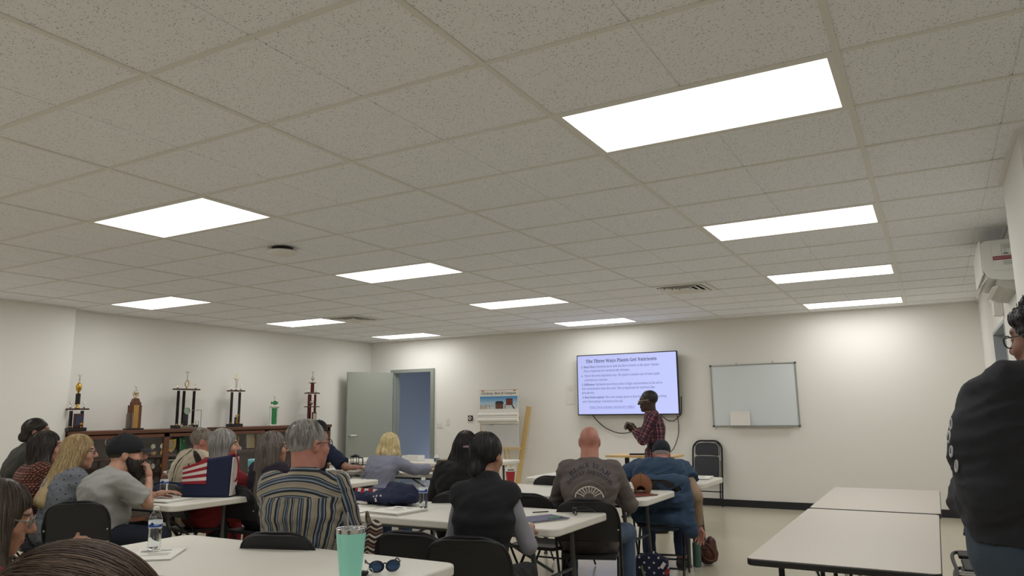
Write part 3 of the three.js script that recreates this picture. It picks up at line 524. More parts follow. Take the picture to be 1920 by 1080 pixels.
function person(s) {
  const G = thing('person', s.label, 'person', [0, 0, 0], 0);
  s.sc ??= 1; s.hs ??= .98; s.res ??= .014;
  let J = skeleton(s);
  if (s.top) { for (let i = 0; i < 4; i++) { const b = s.standing ? 0 : .46, c = J.hc.y + .122 * s.hs; s.sc *= (s.top - b - .12) / (c - b - .12); J = skeleton(s); } }
  const fr = s.face * D2R; // place so that the head stands over (x, z)
  G.rotation.y = -fr; G.position.set(s.x - (J.hc.x * Math.cos(fr) - J.hc.z * Math.sin(fr)), 0, s.z - (J.hc.x * Math.sin(fr) + J.hc.z * Math.cos(fr)));
  const sk = SK[s.skin ?? 'light'], tone = (k) => [sk[0] * k, sk[1] * k, sk[2] * k];
  // --- one continuous body: trunk, limbs and neck, with finer grids for head and hands joined in
  const neck = P.c(V(0, -.05, .022).multiplyScalar(s.hs).applyMatrix4(J.HM), J.N.clone().addScaledVector(J.s2, -.03), (s.male ? .056 : .047) * s.hs * (s.neck ?? 1), .058 * (s.neck ?? 1), .03);
  const body = [...torsoPrims(J, s, -.006), neck];
  for (const i of [0, 1]) { body.push(...armPrims(J, s, -.002, i, 2), ...legPrims(J, s, -.004, i)); body.push(P.c(J.A[i], J.T[i], .036, .028, .02), P.c(J.A[i].clone().add(V(0, -.04, .03)), J.T[i], .03, .026, .02)); }
  const hp = headPrims(s).map((p) => place(p, J.HM, s.hs)); hp.push(P.c(neck.a.clone().add(V(0, .0, 0)), neck.a.clone().lerp(neck.b, .6), neck.ra, neck.ra, .025));
  const inv = J.HM.clone().invert(), w = V(0, 0, 0), hc = s.browColor ?? [.05, .035, .025];
  const headG = paint(meshField(hp, s.headRes ?? s.res * .34), (x, y, z) => {
    w.set(x, y, z).applyMatrix4(inv).divideScalar(s.hs); const ax = Math.abs(w.x);
    const ed = Math.hypot(ax - .031, w.y - .011, w.z + .0835); if (ed < .0142 && w.z < -.088) return Math.hypot(ax - .031, w.y - .011) < .0058 ? [.03, .02, .015] : [.62, .58, .54];
    if (w.z < -.08 && Math.hypot(w.x * .5, w.y + .062) < .0115) return [sk[0] * .95, sk[1] * .72, sk[2] * .75];
    if (w.z < -.07 && ax > .012 && ax < .05 && Math.abs(w.y - .038 + ax * ax * 3) < .0035) return hc;
    const n = 1 + .1 * noise(w.x * 40, w.y * 40, w.z * 40), red = w.z < -.05 && w.y < 0 ? 1.06 : 1; if (s.scalp && w.y > .03) return [s.scalp[0] * n, s.scalp[1] * n, s.scalp[2] * n];
    return [sk[0] * n * red, sk[1] * n, sk[2] * n];
  });
  const hands = [0, 1].map((i) => { const a = s.arms?.[i] ?? {}, d = a.dir ? V(...a.dir) : J.Wr[i].clone().sub(J.E[i]); return paint(meshField(handPrims(J.Wr[i], d, V(...(a.palm ?? [0, -1, .2])), i ? 1 : -1, a.curl ?? .5, .93), s.handRes ?? Math.max(.0055, s.res * .45)), () => tone(1.04)); });
  part('body', join([paint(meshField(body, s.res * 1.35), () => tone(1)), headG, ...hands]), skinMat, G);
  // --- clothes
  const c = s.shirt, t = c.t ?? .012, wr = c.wrinkle ?? 1;
  const tp = torsoPrims(J, s, t); tp.push(P.c(J.H.clone().add(V(-.08, -.02, 0)), J.H.clone().add(V(.08, -.02, 0)), .112 * s.sc * Math.sqrt(s.g ?? 1) + t, .112 * s.sc * Math.sqrt(s.g ?? 1) + t, .04));
  if (c.collar) tp.push(P.c(J.N.clone().addScaledVector(J.s2, -.03), J.N.clone().lerp(neck.a, c.collar), .064 * (s.neck ?? 1) + t * .5, .058 * (s.neck ?? 1) + t * .4, .02, { flat: 1 }));
  const ap = [0, 1].map((i) => armPrims(J, s, t + (c.sleeveT ?? 0), i, c.sleeve ?? 1.97, c.loose ?? .004));
  const shirtP = [...tp, ...(c.sleeve === 0 ? [] : ap.flat())];
  if (c.sleeve === 0) for (const i of [0, 1]) shirtP.push(P.c(J.S[i], J.S[i].clone().lerp(J.E[i], .12), .054 * s.sc + t, .054 * s.sc + t, .03, { flat: 1 }));
  for (const e of c.extra?.(J, s) ?? []) shirtP.push(e);
  s.shirtP = shirtP;
  if (c.hem) shirtP.push(P.e(V(0, c.hem - 2, 0), [20, 2, 20], .006, { sub: 1 }));
  const so = s.seed ?? s.x * 7 + s.z;
  const sg = meshField(shirtP, s.res, (x, y, z) => { const n1 = noise(x * 7 + so, y * 11, z * 7), n2 = 1 - Math.abs(noise(x * 6 + y * 4, y * 17 - x * 7 + so, z * 6)), n3 = 1 - Math.abs(noise(x * 9 + so, y * 26 + z * 8, z * 9)); return wr * (-.004 * n1 - .011 * (n2 * n2 * n2 - .4) - .004 * (n3 * n3 * n3 - .4)) + (c.ripple ? -.0018 * Math.cos(y * c.ripple) : 0); });
  const zc = (y) => { const q = clamp((y - J.H.y) / (J.N.y - J.H.y), 0, 1.1); return lerp(J.H.z, J.N.z, q); };
  const dmin = (ps, x, y, z) => Math.min(...ps.map((p) => primD(p, x, y, z)));
  const uvT = (x, y, z) => { const th = c.front ? Math.atan2(-x, -(z - zc(y))) : Math.atan2(x, z - zc(y)); return [th * .17, y, 6.2832 * .17]; };
  const uvS = (i) => (x, y, z) => { const a = J.S[i], e = J.E[i], q = J.Wr[i], ua = e.clone().sub(a).normalize(), uf = q.clone().sub(e).normalize(), p = V(x, y, z), la = p.clone().sub(a).dot(ua), L1 = a.distanceTo(e), on = la > L1, o = on ? e : a, u = on ? uf : ua, l = p.clone().sub(o).dot(u), r = p.clone().sub(o).addScaledVector(u, -l), b1 = V(u.y, -u.x, 0).normalize(), b2 = u.clone().cross(b1); return [Math.atan2(r.dot(b1), r.dot(b2)) * .055, l + (on ? L1 : 0), 6.2832 * .055]; };
  const S0 = uvS(0), S1 = uvS(1), yokeY = c.yoke ? J.N.y - c.yoke : 9;
  const pieces = splitBy(sg, (x, y, z) => { const dt = dmin(tp, x, y, z) - .012; if (c.sleeve !== 0) for (const i of [0, 1]) if (dmin(ap[i], x, y, z) < dt) return i ? 'sleeveR' : 'sleeveL'; return y > yokeY ? 'yoke' : 'torso'; },
    (k, x, y, z) => k === 'sleeveL' ? S0(x, y, z) : k === 'sleeveR' ? S1(x, y, z) : k === 'yoke' ? [y + 1.1 * x * x, x, 9] : uvT(x, y, z));
  const mainName = c.name ?? 'shirt', main = part(mainName, pieces.torso, c.mat, G);
  if (pieces.yoke) part('yoke', pieces.yoke, c.mat, main);
  for (const k of ['sleeveL', 'sleeveR']) if (pieces[k]) part('sleeve', pieces[k], c.sleeveMat ?? c.mat, main);
  if (c.sleeve2) { const ug = meshField([...armPrims(J, s, t * .5, 0, c.sleeve2), ...armPrims(J, s, t * .5, 1, c.sleeve2)], s.res, (x, y, z) => -.004 * noise(x * 14, y * 18, z * 14)); const q = splitBy(ug, (x) => (x < 0 ? 'L' : 'R'), (k, x, y, z) => (k === 'L' ? S0 : S1)(x, y, z)); for (const k in q) part('shirt_sleeve', q[k], c.under, G); }
  const hx = .08 * s.sc * Math.max(1, s.g ?? 1), hr = .105 * s.sc * Math.sqrt(s.g ?? 1) + .014; const tr = [P.c(J.H.clone().add(V(-hx, 0, 0)), J.H.clone().add(V(hx, 0, 0)), hr, hr, .05), ...(s.standing ? [P.c(J.H.clone().add(V(-hx, .1, 0)), J.H.clone().add(V(hx, .1, 0)), hr, hr, .05, { n: V(0, 0, 1), s: .85 })] : []), ...legPrims(J, s, .01, 0, .94), ...legPrims(J, s, .01, 1, .94)];
  const tg = meshField(tr, s.res * 1.1, (x, y, z) => -.006 * noise(x * 14, y * 14, z * 14 + so)); tg.setAttribute('uv', new THREE.BufferAttribute(new Float32Array(tg.attributes.position.count * 2), 2)); planarUV(tg, 'x', 'y', 4);
  part('trousers', tg, s.pants ?? DENIM, G);
  for (const i of [0, 1]) { const a = J.A[i], q = J.T[i]; const g = meshField([P.c(a.clone().add(V(0, -.01, .0)), V(a.x, .05, a.z + .02), .046, .046, .02), P.c(V(a.x, .045, a.z + .04), V(q.x, .04, q.z - .03), .043, .042, .02), P.e(V(0, -.5, 0), [9, .5, 9], .004, { sub: 1 })], .009); planarUV(g, 'x', 'z'); part('shoe', g, s.shoe ?? SHOE, G); }
  // --- hair
  if (s.hair) {
    const hpz = s.hairP = hairPrims(s.hair, J, s), tones = s.tones, hr = s.hairRes ?? Math.max(.005, s.res * .42);
    const base = meshField(hpz, hr, (x, y, z) => -(s.hairAmp ?? .0035) * noise(x * 70, y * (s.hair === 'curly' ? 70 : 13), z * 70) - .003 * noise(x * 22, y * 8, z * 22));
    paint(base, (x, y, z) => { const n = .5 + .5 * noise(x * 60, y * 9, z * 60), a = tones[0], b = tones[tones.length > 1 ? 1 : 0]; return [lerp(a[0], b[0], n), lerp(a[1], b[1], n), lerp(a[2], b[2], n)]; });
    const gs = [base]; if (s.strands) gs.push(strands(hpz, s, J, s.strands, s.strandLen ?? .2, s.strandR ?? .0022, tones, s.strandO));
    part('hair', join(gs), hairMat, G);
  }
  s.after?.(G, J, s);
  return [G, J];
}
// cloth patterns
const stripeRow = (cols, w, h = 4) => canvasTex(w, h, (g) => { let x = 0; const sum = cols.reduce((a, c) => a + c[1], 0); for (const [c, n] of cols) { g.fillStyle = c; g.fillRect(Math.round(x), 0, Math.ceil(n / sum * w) + 1, h); x += n / sum * w; } });
const scaledTex = (t, su, sv) => { t.repeat.set(su, sv); return t; };
const patterned = (w, h, size, draw, o) => CLOTH(0xffffff, { map: scaledTex(canvasTex(w, h, draw), 1 / size[0], 1 / size[1]), ...o });
const shirtStripes = scaledTex(stripeRow([['#23272f', 9], ['#858f9a', 5], ['#23272f', 3], ['#948b7c', 13], ['#7e7668', 2], ['#948b7c', 6], ['#1b1e25', 5], ['#7a8692', 6], ['#343c49', 8], ['#858f9a', 3], ['#1e222a', 4], ['#9a917f', 12]], 512), 1 / .1, 1);
const polka = patterned(128, 128, [.07, .07], (g) => { g.fillStyle = '#6f747c'; g.fillRect(0, 0, 128, 128); g.fillStyle = '#20242c'; for (const [x, y] of [[32, 32], [96, 96]]) { g.beginPath(); g.arc(x, y, 9, 0, 7); g.fill(); } });
const pinstripe = patterned(64, 4, [.012, 1], (g) => { g.fillStyle = '#7d7f90'; g.fillRect(0, 0, 64, 4); g.fillStyle = '#8d8f9f'; g.fillRect(0, 0, 14, 4); g.fillStyle = '#6f7185'; g.fillRect(36, 0, 10, 4); });
const plaid = patterned(256, 256, [.095, .095], (g) => {
  g.fillStyle = '#5a2531'; g.fillRect(0, 0, 256, 256);
  for (const v of [0, 1]) { const R = (x, w, c) => { g.fillStyle = c; v ? g.fillRect(x, 0, w, 256) : g.fillRect(0, x, 256, w); }; R(20, 70, 'rgba(24,14,28,.62)'); R(140, 22, 'rgba(20,12,26,.6)'); R(108, 7, 'rgba(215,180,185,.75)'); R(196, 7, 'rgba(215,180,185,.75)'); R(228, 5, 'rgba(200,160,170,.6)'); R(52, 5, 'rgba(200,160,170,.5)'); }
});
const rust = patterned(256, 256, [.16, .16], (g) => {
  g.fillStyle = '#46241f'; g.fillRect(0, 0, 256, 256); let q = 3; const rq = () => (q = (q * 16807) % 2147483647) / 2147483647;
  for (let r = 0; r < 8; r++) for (let i = 0; i < 22; i++) { g.fillStyle = ['#7a3d2c', '#8f5a44', '#b48d76', '#2b1a1c'][(r + (i % 3)) % 4]; g.beginPath(); g.ellipse(i * 12 + rq() * 4, r * 32 + 12 + rq() * 4, 4.5, 8 + rq() * 5, .5, 0, 7); g.fill(); }
});
const poncho = patterned(256, 4, [.30, 1], (g) => { g.fillStyle = '#b8ad97'; g.fillRect(0, 0, 256, 4); g.fillStyle = '#2a1d18'; g.fillRect(30, 0, 30, 4); g.fillStyle = '#8d8170'; g.fillRect(84, 0, 12, 4); g.fillStyle = '#2a1d18'; g.fillRect(150, 0, 22, 4); g.fillStyle = '#cfc5ae'; g.fillRect(190, 0, 30, 4); });
const tiedye = patterned(256, 256, [.34, .34], (g) => { const C = ['#1d5f86', '#2f6f9c', '#6f9a2e', '#93b83a', '#a52b2d', '#7f1f2c', '#c2702a', '#22476d']; let q = 5; const rq = () => (q = (q * 16807) % 2147483647) / 2147483647; g.fillStyle = C[0]; g.fillRect(0, 0, 256, 256); for (let i = 0; i < 150; i++) { g.fillStyle = C[((i / 150 * 8) | 0)]; const a = (i / 150) * 256; g.globalAlpha = .5; for (const o of [-256, 0, 256]) { g.beginPath(); g.ellipse(rq() * 256, a + rq() * 40 + o, 44 * rq() + 12, 12 + rq() * 16, rq(), 0, 7); g.fill(); } } g.globalAlpha = 1; });
const bearPrint = canvasTex(2048, 1344, (g, W, Hh) => { // back print of the brown-grey shirt: two arched lines of lettering over a pale fan and red shapes
  g.fillStyle = '#635a58'; g.fillRect(0, 0, W, Hh); const cx = W / 2 + 8, S = W / 1.068, yv = (y) => Hh - (y - .40) / .7 * Hh;
  const arc = (txt, r, size, spread, y0) => { g.font = 'bold ' + size + 'px serif'; g.textAlign = 'center'; g.textBaseline = 'alphabetic'; [...txt].forEach((c, i) => { const a = ((i + .5) / txt.length - .5) * spread; g.save(); g.translate(cx + Math.sin(a) * r, y0 + r - Math.cos(a) * r); g.rotate(a); g.fillText(c, 0, 0); g.restore(); }); };
  g.fillStyle = '#272a3a'; arc('BLACK BEAR', S * .165, S * .046, 1.85, yv(.925)); arc('HARLEY-DAVIDSON', S * .165, S * .034, 2.0, yv(.882));
  g.lineWidth = 5; g.strokeStyle = '#8d877f'; g.beginPath(); g.arc(cx, yv(.70), S * .135, Math.PI * 1.12, Math.PI * 1.88); g.stroke();
  for (let i = 0; i < 9; i++) { const a = (i / 8 - .5) * 1.9 - Math.PI / 2; g.strokeStyle = i % 2 ? '#c5bfae' : '#dcd8c8'; g.lineWidth = 15; g.beginPath(); g.moveTo(cx + Math.cos(a) * S * .055, yv(.70) + Math.sin(a) * S * .055); g.lineTo(cx + Math.cos(a) * S * .115, yv(.70) + Math.sin(a) * S * .095); g.stroke(); }
  g.strokeStyle = '#dcd8c8'; g.lineWidth = 13; g.beginPath(); g.ellipse(cx, yv(.70), S * .118, S * .098, 0, Math.PI * 1.08, Math.PI * 1.92); g.stroke();
  let q = 9; const rq = () => (q = (q * 16807) % 2147483647) / 2147483647;
  for (let i = 0; i < 26; i++) { g.fillStyle = ['#8f3426', '#7c2a20', '#a04a35', '#20242c'][i % 4]; g.beginPath(); g.ellipse(cx + (rq() - .5) * S * .27, yv(.675) + (rq() - .5) * S * .06, S * (.012 + rq() * .018), S * (.008 + rq() * .012), rq() * 3, 0, 7); g.fill(); }
  for (let i = 0; i < 34; i++) { g.strokeStyle = ['#d5d0c0', '#15171c', '#c9b9a4'][i % 3]; g.lineWidth = 4 + rq() * 4; const x = cx + (rq() - .5) * S * .26, y = yv(.655) + (rq() - .5) * S * .07; g.beginPath(); g.moveTo(x, y); g.quadraticCurveTo(x + rq() * 30 - 15, y + 20, x + rq() * 50 - 25, y + 34); g.stroke(); }
}, { repeat: false });
bearPrint.repeat.set(1 / 1.068, 1 / .7); bearPrint.offset.set(.5, -.485 / .7);
const GREY_T = [[.30, .285, .265], [.40, .385, .36], [.22, .205, .19]], DARKBROWN = [[.022, .015, .012], [.038, .025, .019], [.014, .011, .010]], BLACKH = [[.010, .009, .011], [.02, .018, .02], [.006, .006, .008]];
const sit = (s) => { const [G, J] = person(s), cf = s.chairFace ?? s.face, k = s.chairBack ?? .06; if (s.chair) chair(s.chair, G.position.x - Math.sin(cf * D2R) * k, G.position.z + Math.cos(cf * D2R) * k, cf); return [G, J]; };
const TABLE_ARMS = [{ t: [-.16, .785, -.42] }, { t: [.18, .785, -.42] }];

sit({ label: 'grey-haired man with glasses in a navy and tan striped shirt, seen from behind', chairBack: .01, chair: 'black folding chair under the man in the striped shirt', x: -2.99, z: -3.03, face: -18, lean: 4, hunch: 7, top: 1.362, male: 1, skin: 'ruddy', g: 1.02, shoulder: 0.183, res: .012, hs: 1.1, head: { yaw: 26, pitch: 2 }, neck: 1.15,
  hair: 'short', tones: [[.25, .235, .22], [.34, .325, .305], [.19, .175, .165]], strands: 900, strandLen: .055, strandR: .0012, strandO: { lift: .0012 }, scalp: [.34, .24, .2], browColor: [.2, .17, .15],
  shirt: { mat: CLOTH(0xffffff, { map: shirtStripes }), t: .016, sleeve: 1.96, sleeveT: .0, loose: .006, yoke: 0.105, collar: .35, wrinkle: .9 }, pants: DENIM_DARK,
  arms: [{ t: [-.15, .72, -.40], pole: [-.3, -1, .3] }, { t: [.22, .74, -.40], pole: [.3, -1, .2] }], after: (G, J, s) => glassesOn(G, J, s, M.blackMetal) });

sit({ label: 'woman with dark pulled-back hair in a black puffer vest with grey sleeves', chair: 'black folding chair under the woman in the puffer vest, nearest the viewer', x: -2.085, z: -3.42, face: -17, lean: 7, hunch: 10, top: 1.275, skin: 'tan', g: .7, shoulder: .125, res: .012, hs: .9, head: { yaw: 16, pitch: -8 },
  hair: 'puff', tones: BLACKH, strands: 900, strandLen: .16, strandR: .0016,
  shirt: { name: 'vest', mat: CLOTH(0x191a1f, { sheen: .1 }), t: .02, sleeve: 0, sleeve2: 1.95, under: CLOTH(0x84848c), collar: .62, ripple: 80, wrinkle: .5 }, pants: DARKCLOTH,
  arms: [{ t: [-.17, .77, -.38], pole: [-.35, -1, .3] }, { t: [.17, .76, -.34], pole: [.45, -1, .3] }] });

sit({ label: 'bald man in a brown-grey long-sleeved shirt with lettering on its back', chair: 'black folding chair under the bald man', x: -2.215, z: -5.06, face: -20, lean: 12, hunch: 16, top: 1.285, male: 1, skin: 'ruddy', g: 0.93, shoulder: 0.165, res: .013, hs: 0.93, head: { yaw: -2, pitch: -2 }, neck: 1.22, belly: .05,
  tones: [[.46, .25, .19]],
  shirt: { mat: CLOTH(0xffffff, { map: bearPrint }), sleeveMat: CLOTH(0x635a58), t: .015, sleeve: 1.96, sleeveT: .002, loose: .008, collar: .12, wrinkle: 1 }, pants: CLOTH(0x46566e),
  arms: [{ t: [-.1, .80, -.46], pole: [-.9, -1, .2] }, { t: [.15, .80, -.44], pole: [.6, -1, 0] }], knees: [[-.18, .52, -.4], [.24, .52, -.36]], ankles: [[-.18, .09, -.36], [.24, .09, -.34]] });

sit({ label: 'man in a dark cap and blue hooded shirt leaning far over the front-row table', chair: 'black folding chair under the man in the blue hooded shirt', chairBack: -.03, x: -2.245, z: -6.78, face: -14, lean: 33, hunch: 42, top: 1.105, male: 1, skin: 'ruddy', g: 1.04, shoulder: 0.175, res: .014, hs: 0.95, head: { yaw: -3, pitch: -22 }, neck: 1.1,
  hair: 'short', tones: GREY_T, shirt: { mat: CLOTH(0x31455e), t: .022, sleeve: 0.42, sleeve2: 1.96, under: CLOTH(0x9b846c), sleeveT: .014, loose: .02, collar: .22, wrinkle: 1.3, extra: (J, s) => [P.c(V(-.15, .80, .13), V(.15, .80, .13), .06, .06, .08), P.c(V(-.17, .66, .17), V(.17, .66, .17), .055, .055, .06), P.c(V(-.17, .53, .18), V(.18, .5, .18), .05, .05, .06), P.c(V(.21, .80, .08), V(.25, .44, .14), .06, .06, .07), P.c(V(.24, .5, .02), V(.26, .40, .12), .045, .05, .05), P.c(J.N.clone().add(V(-.07, -.01, .07)), J.N.clone().add(V(.07, -.01, .07)), .045, .045, .03)] }, pants: CLOTH(0x2c3a55),
  arms: [{ t: [-.2, .79, -.62], pole: [-1, -.4, .2] }, { t: [.31, .40, -.2], pole: [.3, 0, .6], dir: [.05, -1, -.1], curl: .9 }], after: (G, J, s) => capOn(G, J, s, CLOTH(0x1f232b)) });

sit({ label: 'woman in black with long black hair held by a pink tie', chair: 'black folding chair under the woman in black with the pink tie', x: -3.31, z: -5.1, face: -26, lean: 10, hunch: 18, top: 1.236, skin: 'brown', g: 1.1, res: .015, hs: 0.97, head: { yaw: 6, pitch: -14 },
  hair: 'long', hairLen: .3, hairSpread: 1.9, hairTip: .05, tones: BLACKH, strands: 500, strandLen: .34, strandR: .002, shirt: { mat: CLOTH(0x121214), t: .03, sleeve: 1.95, loose: .012 }, pants: DARKCLOTH, arms: TABLE_ARMS,
  after: (G, J, s) => { const g = new THREE.TorusGeometry(.05, .011, 8, 24).rotateX(1.2).translate(.02, -.035, .075); part('hair_tie', g.applyMatrix4(J.HM), CLOTH(0x9c7d92), G); } });

sit({ label: 'woman with chin-length blonde hair in a blue pinstriped shirt, writing', chair: null, x: -5.14, z: -6.42, face: 2, lean: 14, hunch: 22, top: 1.168, skin: 'light', g: 1.12, res: .016, hs: 1.02, head: { yaw: -6, pitch: -14 },
  hair: 'wavy', hairLen: .13, tones: [[.62, .50, .25], [.78, .66, .38], [.48, .36, .16]], strands: 560, strandLen: .26, strandR: .003, strandO: { wave: .5, steps: 9 },
  shirt: { mat: pinstripe, t: .022, sleeve: 1.95, loose: .01, collar: .2 }, pants: DENIM, arms: [{ t: [-.1, .79, -.46] }, { t: [.3, .79, -.5], pole: [1, -.8, .2] }] });

sit({ label: 'man in a navy T-shirt and dark cap, mostly hidden behind the striped shirt', chair: 'black folding chair under the man in the navy T-shirt', x: -6.2, z: -6.45, face: 0, lean: 12, hunch: 16, top: 1.305, male: 1, skin: 'tan', g: 1.15, shoulder: .215, res: .017, hs: 1.02, head: { yaw: -14, pitch: 0 },
  hair: 'short', tones: DARKBROWN, shirt: { mat: CLOTH(0x141c36), t: .016, sleeve: .85, loose: .02 }, pants: DARKCLOTH, arms: [{ t: [-.2, .79, -.4] }, { t: [.42, .79, -.42], pole: [1, -.7, .4] }], after: (G, J, s) => { capOn(G, J, s, DARKCLOTH); glassesOn(G, J, s); } });

sit({ label: 'woman with very long straight grey-brown hair and glasses in a dark purple top', chair: 'black folding chair under the woman with very long straight hair', x: -5.03, z: -4.68, face: 4, lean: 4, hunch: 8, top: 1.24, skin: 'light', g: 1.08, res: .015, hs: 1.06, head: { yaw: 34, pitch: 0 },
  hair: 'long', hairLen: .46, hairSpread: .95, hairTip: .04, hairBack: .04, tones: [[.13, .105, .085], [.2, .17, .145], [.08, .062, .05]], strands: 700, strandLen: .5, strandR: .0028, strandO: { steps: 10 },
  shirt: { mat: CLOTH(0x241f2b), t: .02, sleeve: 1.9, loose: .01 }, pants: DARKCLOTH, arms: TABLE_ARMS, after: (G, J, s) => glassesOn(G, J, s) });

sit({ label: 'woman with a straight grey bob in a red vest beside the striped bag', chair: 'black folding chair under the woman with the grey bob', x: -5.56, z: -4.6, face: 14, lean: 10, hunch: 14, top: 1.262, skin: 'light', g: 1.1, res: .015, hs: 1.1, head: { yaw: 20, pitch: -3 },
  hair: 'bob', tones: GREY_T, strands: 420, strandLen: .2, strandR: .003, shirt: { mat: CLOTH(0x8c2a30), t: .02, sleeve: 1.2, loose: .014 }, pants: CLOTH(0x8a2c2c), arms: [{ t: [-.14, .79, -.4] }, { t: [.1, .90, -.42], pole: [.8, -1, 0], curl: .9 }] });

sit({ label: 'person with short grey-brown hair in a cream and dark brown striped poncho', chair: 'black folding chair under the person in the striped poncho', x: -6.28, z: -4.95, face: 20, lean: 12, hunch: 18, top: 1.262, male: 1, skin: 'ruddy', g: 1.15, res: .017, hs: 1.06, head: { yaw: 24, pitch: -6 },
  hair: 'short', tones: [[.19, .155, .12], [.28, .235, .19]], strands: 260, strandLen: .05, strandR: .002, shirt: { name: 'poncho', mat: poncho, t: .045, sleeve: 1.3, loose: .04, sleeveT: .02, collar: .3 }, pants: DARKCLOTH, arms: TABLE_ARMS });

sit({ label: 'bearded man in a black cap and grey T-shirt resting his fist on his chin', chairFace: -40, chairBack: .1, chair: 'black folding chair under the bearded man', x: -5.34, z: -3.53, face: 14, lean: 5, hunch: 36, top: 1.243, male: 1, skin: 'light', g: 1.12, shoulder: 0.2, res: .013, hs: 1.12, head: { yaw: 18, pitch: 2 }, neck: 1.2, belly: .06,
  hair: 'buzz', tones: DARKBROWN, browColor: [.03, .02, .015], shirt: { mat: CLOTH(0x9b9a97), t: .018, sleeve: .82, loose: .022, collar: .08, wrinkle: .9 }, pants: DENIM_DARK,
  arms: [{ t: [-.12, .79, -.5] }, { th: [.035, -.165, -.155], pole: [.5, -1, -.2], dir: [-.2, 1, .12], palm: [-.6, 0, .9], curl: 1.5 }], knees: [[-.16, .52, -.42], [.2, .52, -.42]],
  after: (G, J, s) => {
    capOn(G, J, s, CLOTH(0x16181d), CLOTH(0x6d655b));
    const bp = [P.e(V(0, -.085, -.045), [.058, .05, .056], .02), P.e(V(0, -.135, -.066), [.046, .055, .04], .03), ...[-1, 1].map((e) => P.c(V(e * .068, -.02, -.004), V(e * .052, -.085, -.03), .014, .022, .02)), ...[-1, 1].map((e) => P.e(V(e * .048, -.055, -.048), [.022, .042, .044], .02)), P.c(V(-.026, -.048, -.096), V(.026, -.048, -.096), .008, .008, .01)].map((p) => place(p, J.HM, s.hs));
    part('beard', join([paint(meshField(bp, .0055, (x, y, z) => -.005 * noise(x * 60, y * 22, z * 60)), () => [.018, .013, .011]), strands(bp, s, J, 300, .08, .0014, DARKBROWN, { low: -1, crown: [0, .05, 0] })]), hairMat, G);
  } });

sit({ label: 'woman with long wavy blonde hair and glasses in a grey polka-dot top', chair: 'black folding chair under the blonde woman in polka dots', x: -5.93, z: -3.52, face: 14, lean: 8, hunch: 16, top: 1.245, skin: 'light', g: 1.2, res: .014, hs: 1.04, head: { yaw: 22, pitch: -4 },
  hair: 'long', hairLen: .36, hairSpread: 1.5, hairBack: .11, hairTip: .055, tones: [[.40, .28, .13], [.55, .42, .22], [.28, .18, .08]], strands: 900, strandLen: .36, strandR: .0026, strandO: { wave: .55, steps: 10 },
  shirt: { mat: polka, t: .022, sleeve: 1.9, loose: .012 }, pants: DENIM, arms: TABLE_ARMS, after: (G, J, s) => glassesOn(G, J, s, std(0x3a1f18, .4)) });

sit({ label: 'woman with dark brown hair and glasses in a rust patterned top', chair: 'black folding chair under the woman in the rust patterned top', x: -6.5, z: -3.58, face: 16, lean: 8, hunch: 14, top: 1.272, skin: 'light', g: 1.2, res: .015, hs: 1.08, head: { yaw: 18, pitch: 4 },
  hair: 'long', hairLen: .22, hairSpread: 1.2, hairTip: .036, tones: DARKBROWN, strands: 420, strandLen: .26, strandR: .0026, shirt: { mat: rust, t: .026, sleeve: 1.9, loose: .014 }, pants: DARKCLOTH, arms: TABLE_ARMS, after: (G, J, s) => glassesOn(G, J, s) });

sit({ label: 'person with dark hair tied back in a dark olive jacket near the left wall corner', chair: 'black folding chair under the person in the dark olive jacket', x: -7.45, z: -4.0, face: 16, lean: 6, hunch: 12, top: 1.375, skin: 'tan', g: 1.1, res: .018, hs: 1.02, head: { yaw: 20, pitch: 2 },
  hair: 'updo', tones: DARKBROWN, strands: 200, strandLen: .16, strandR: .003, strandO: { flow: [0, -.45, .8] }, shirt: { name: 'jacket', mat: CLOTH(0x33342d), t: .035, sleeve: 1.95, loose: .014, collar: .35 }, pants: DARKCLOTH, arms: TABLE_ARMS });

sit({ label: 'brown-haired woman with glasses in a tie-dyed top at the left edge', chair: 'black folding chair under the woman in the tie-dyed top', x: -3.05, z: -1.53, face: 20, lean: 20, hunch: 28, top: 1.155, skin: 'tan', g: 1.15, res: .012, hs: 1.03, head: { yaw: 12, pitch: -14 },
  hair: 'long', hairLen: .2, hairSpread: .9, hairTip: .045, tones: [[.05, .033, .023], [.085, .06, .042], [.033, .022, .016]], strands: 1100, strandLen: .24, strandR: .0016,
  shirt: { mat: tiedye, t: .02, sleeve: 1.5, loose: .016 }, pants: DENIM_DARK, arms: [{ t: [-.1, .70, -.36] }, { t: [.12, .845, -.50], pole: [1, -.8, 0], dir: [.2, .6, -.6], palm: [-.4, .3, .6], curl: 1.9 }], after: (G, J, s) => glassesOn(G, J, s, M.greyMetal) });

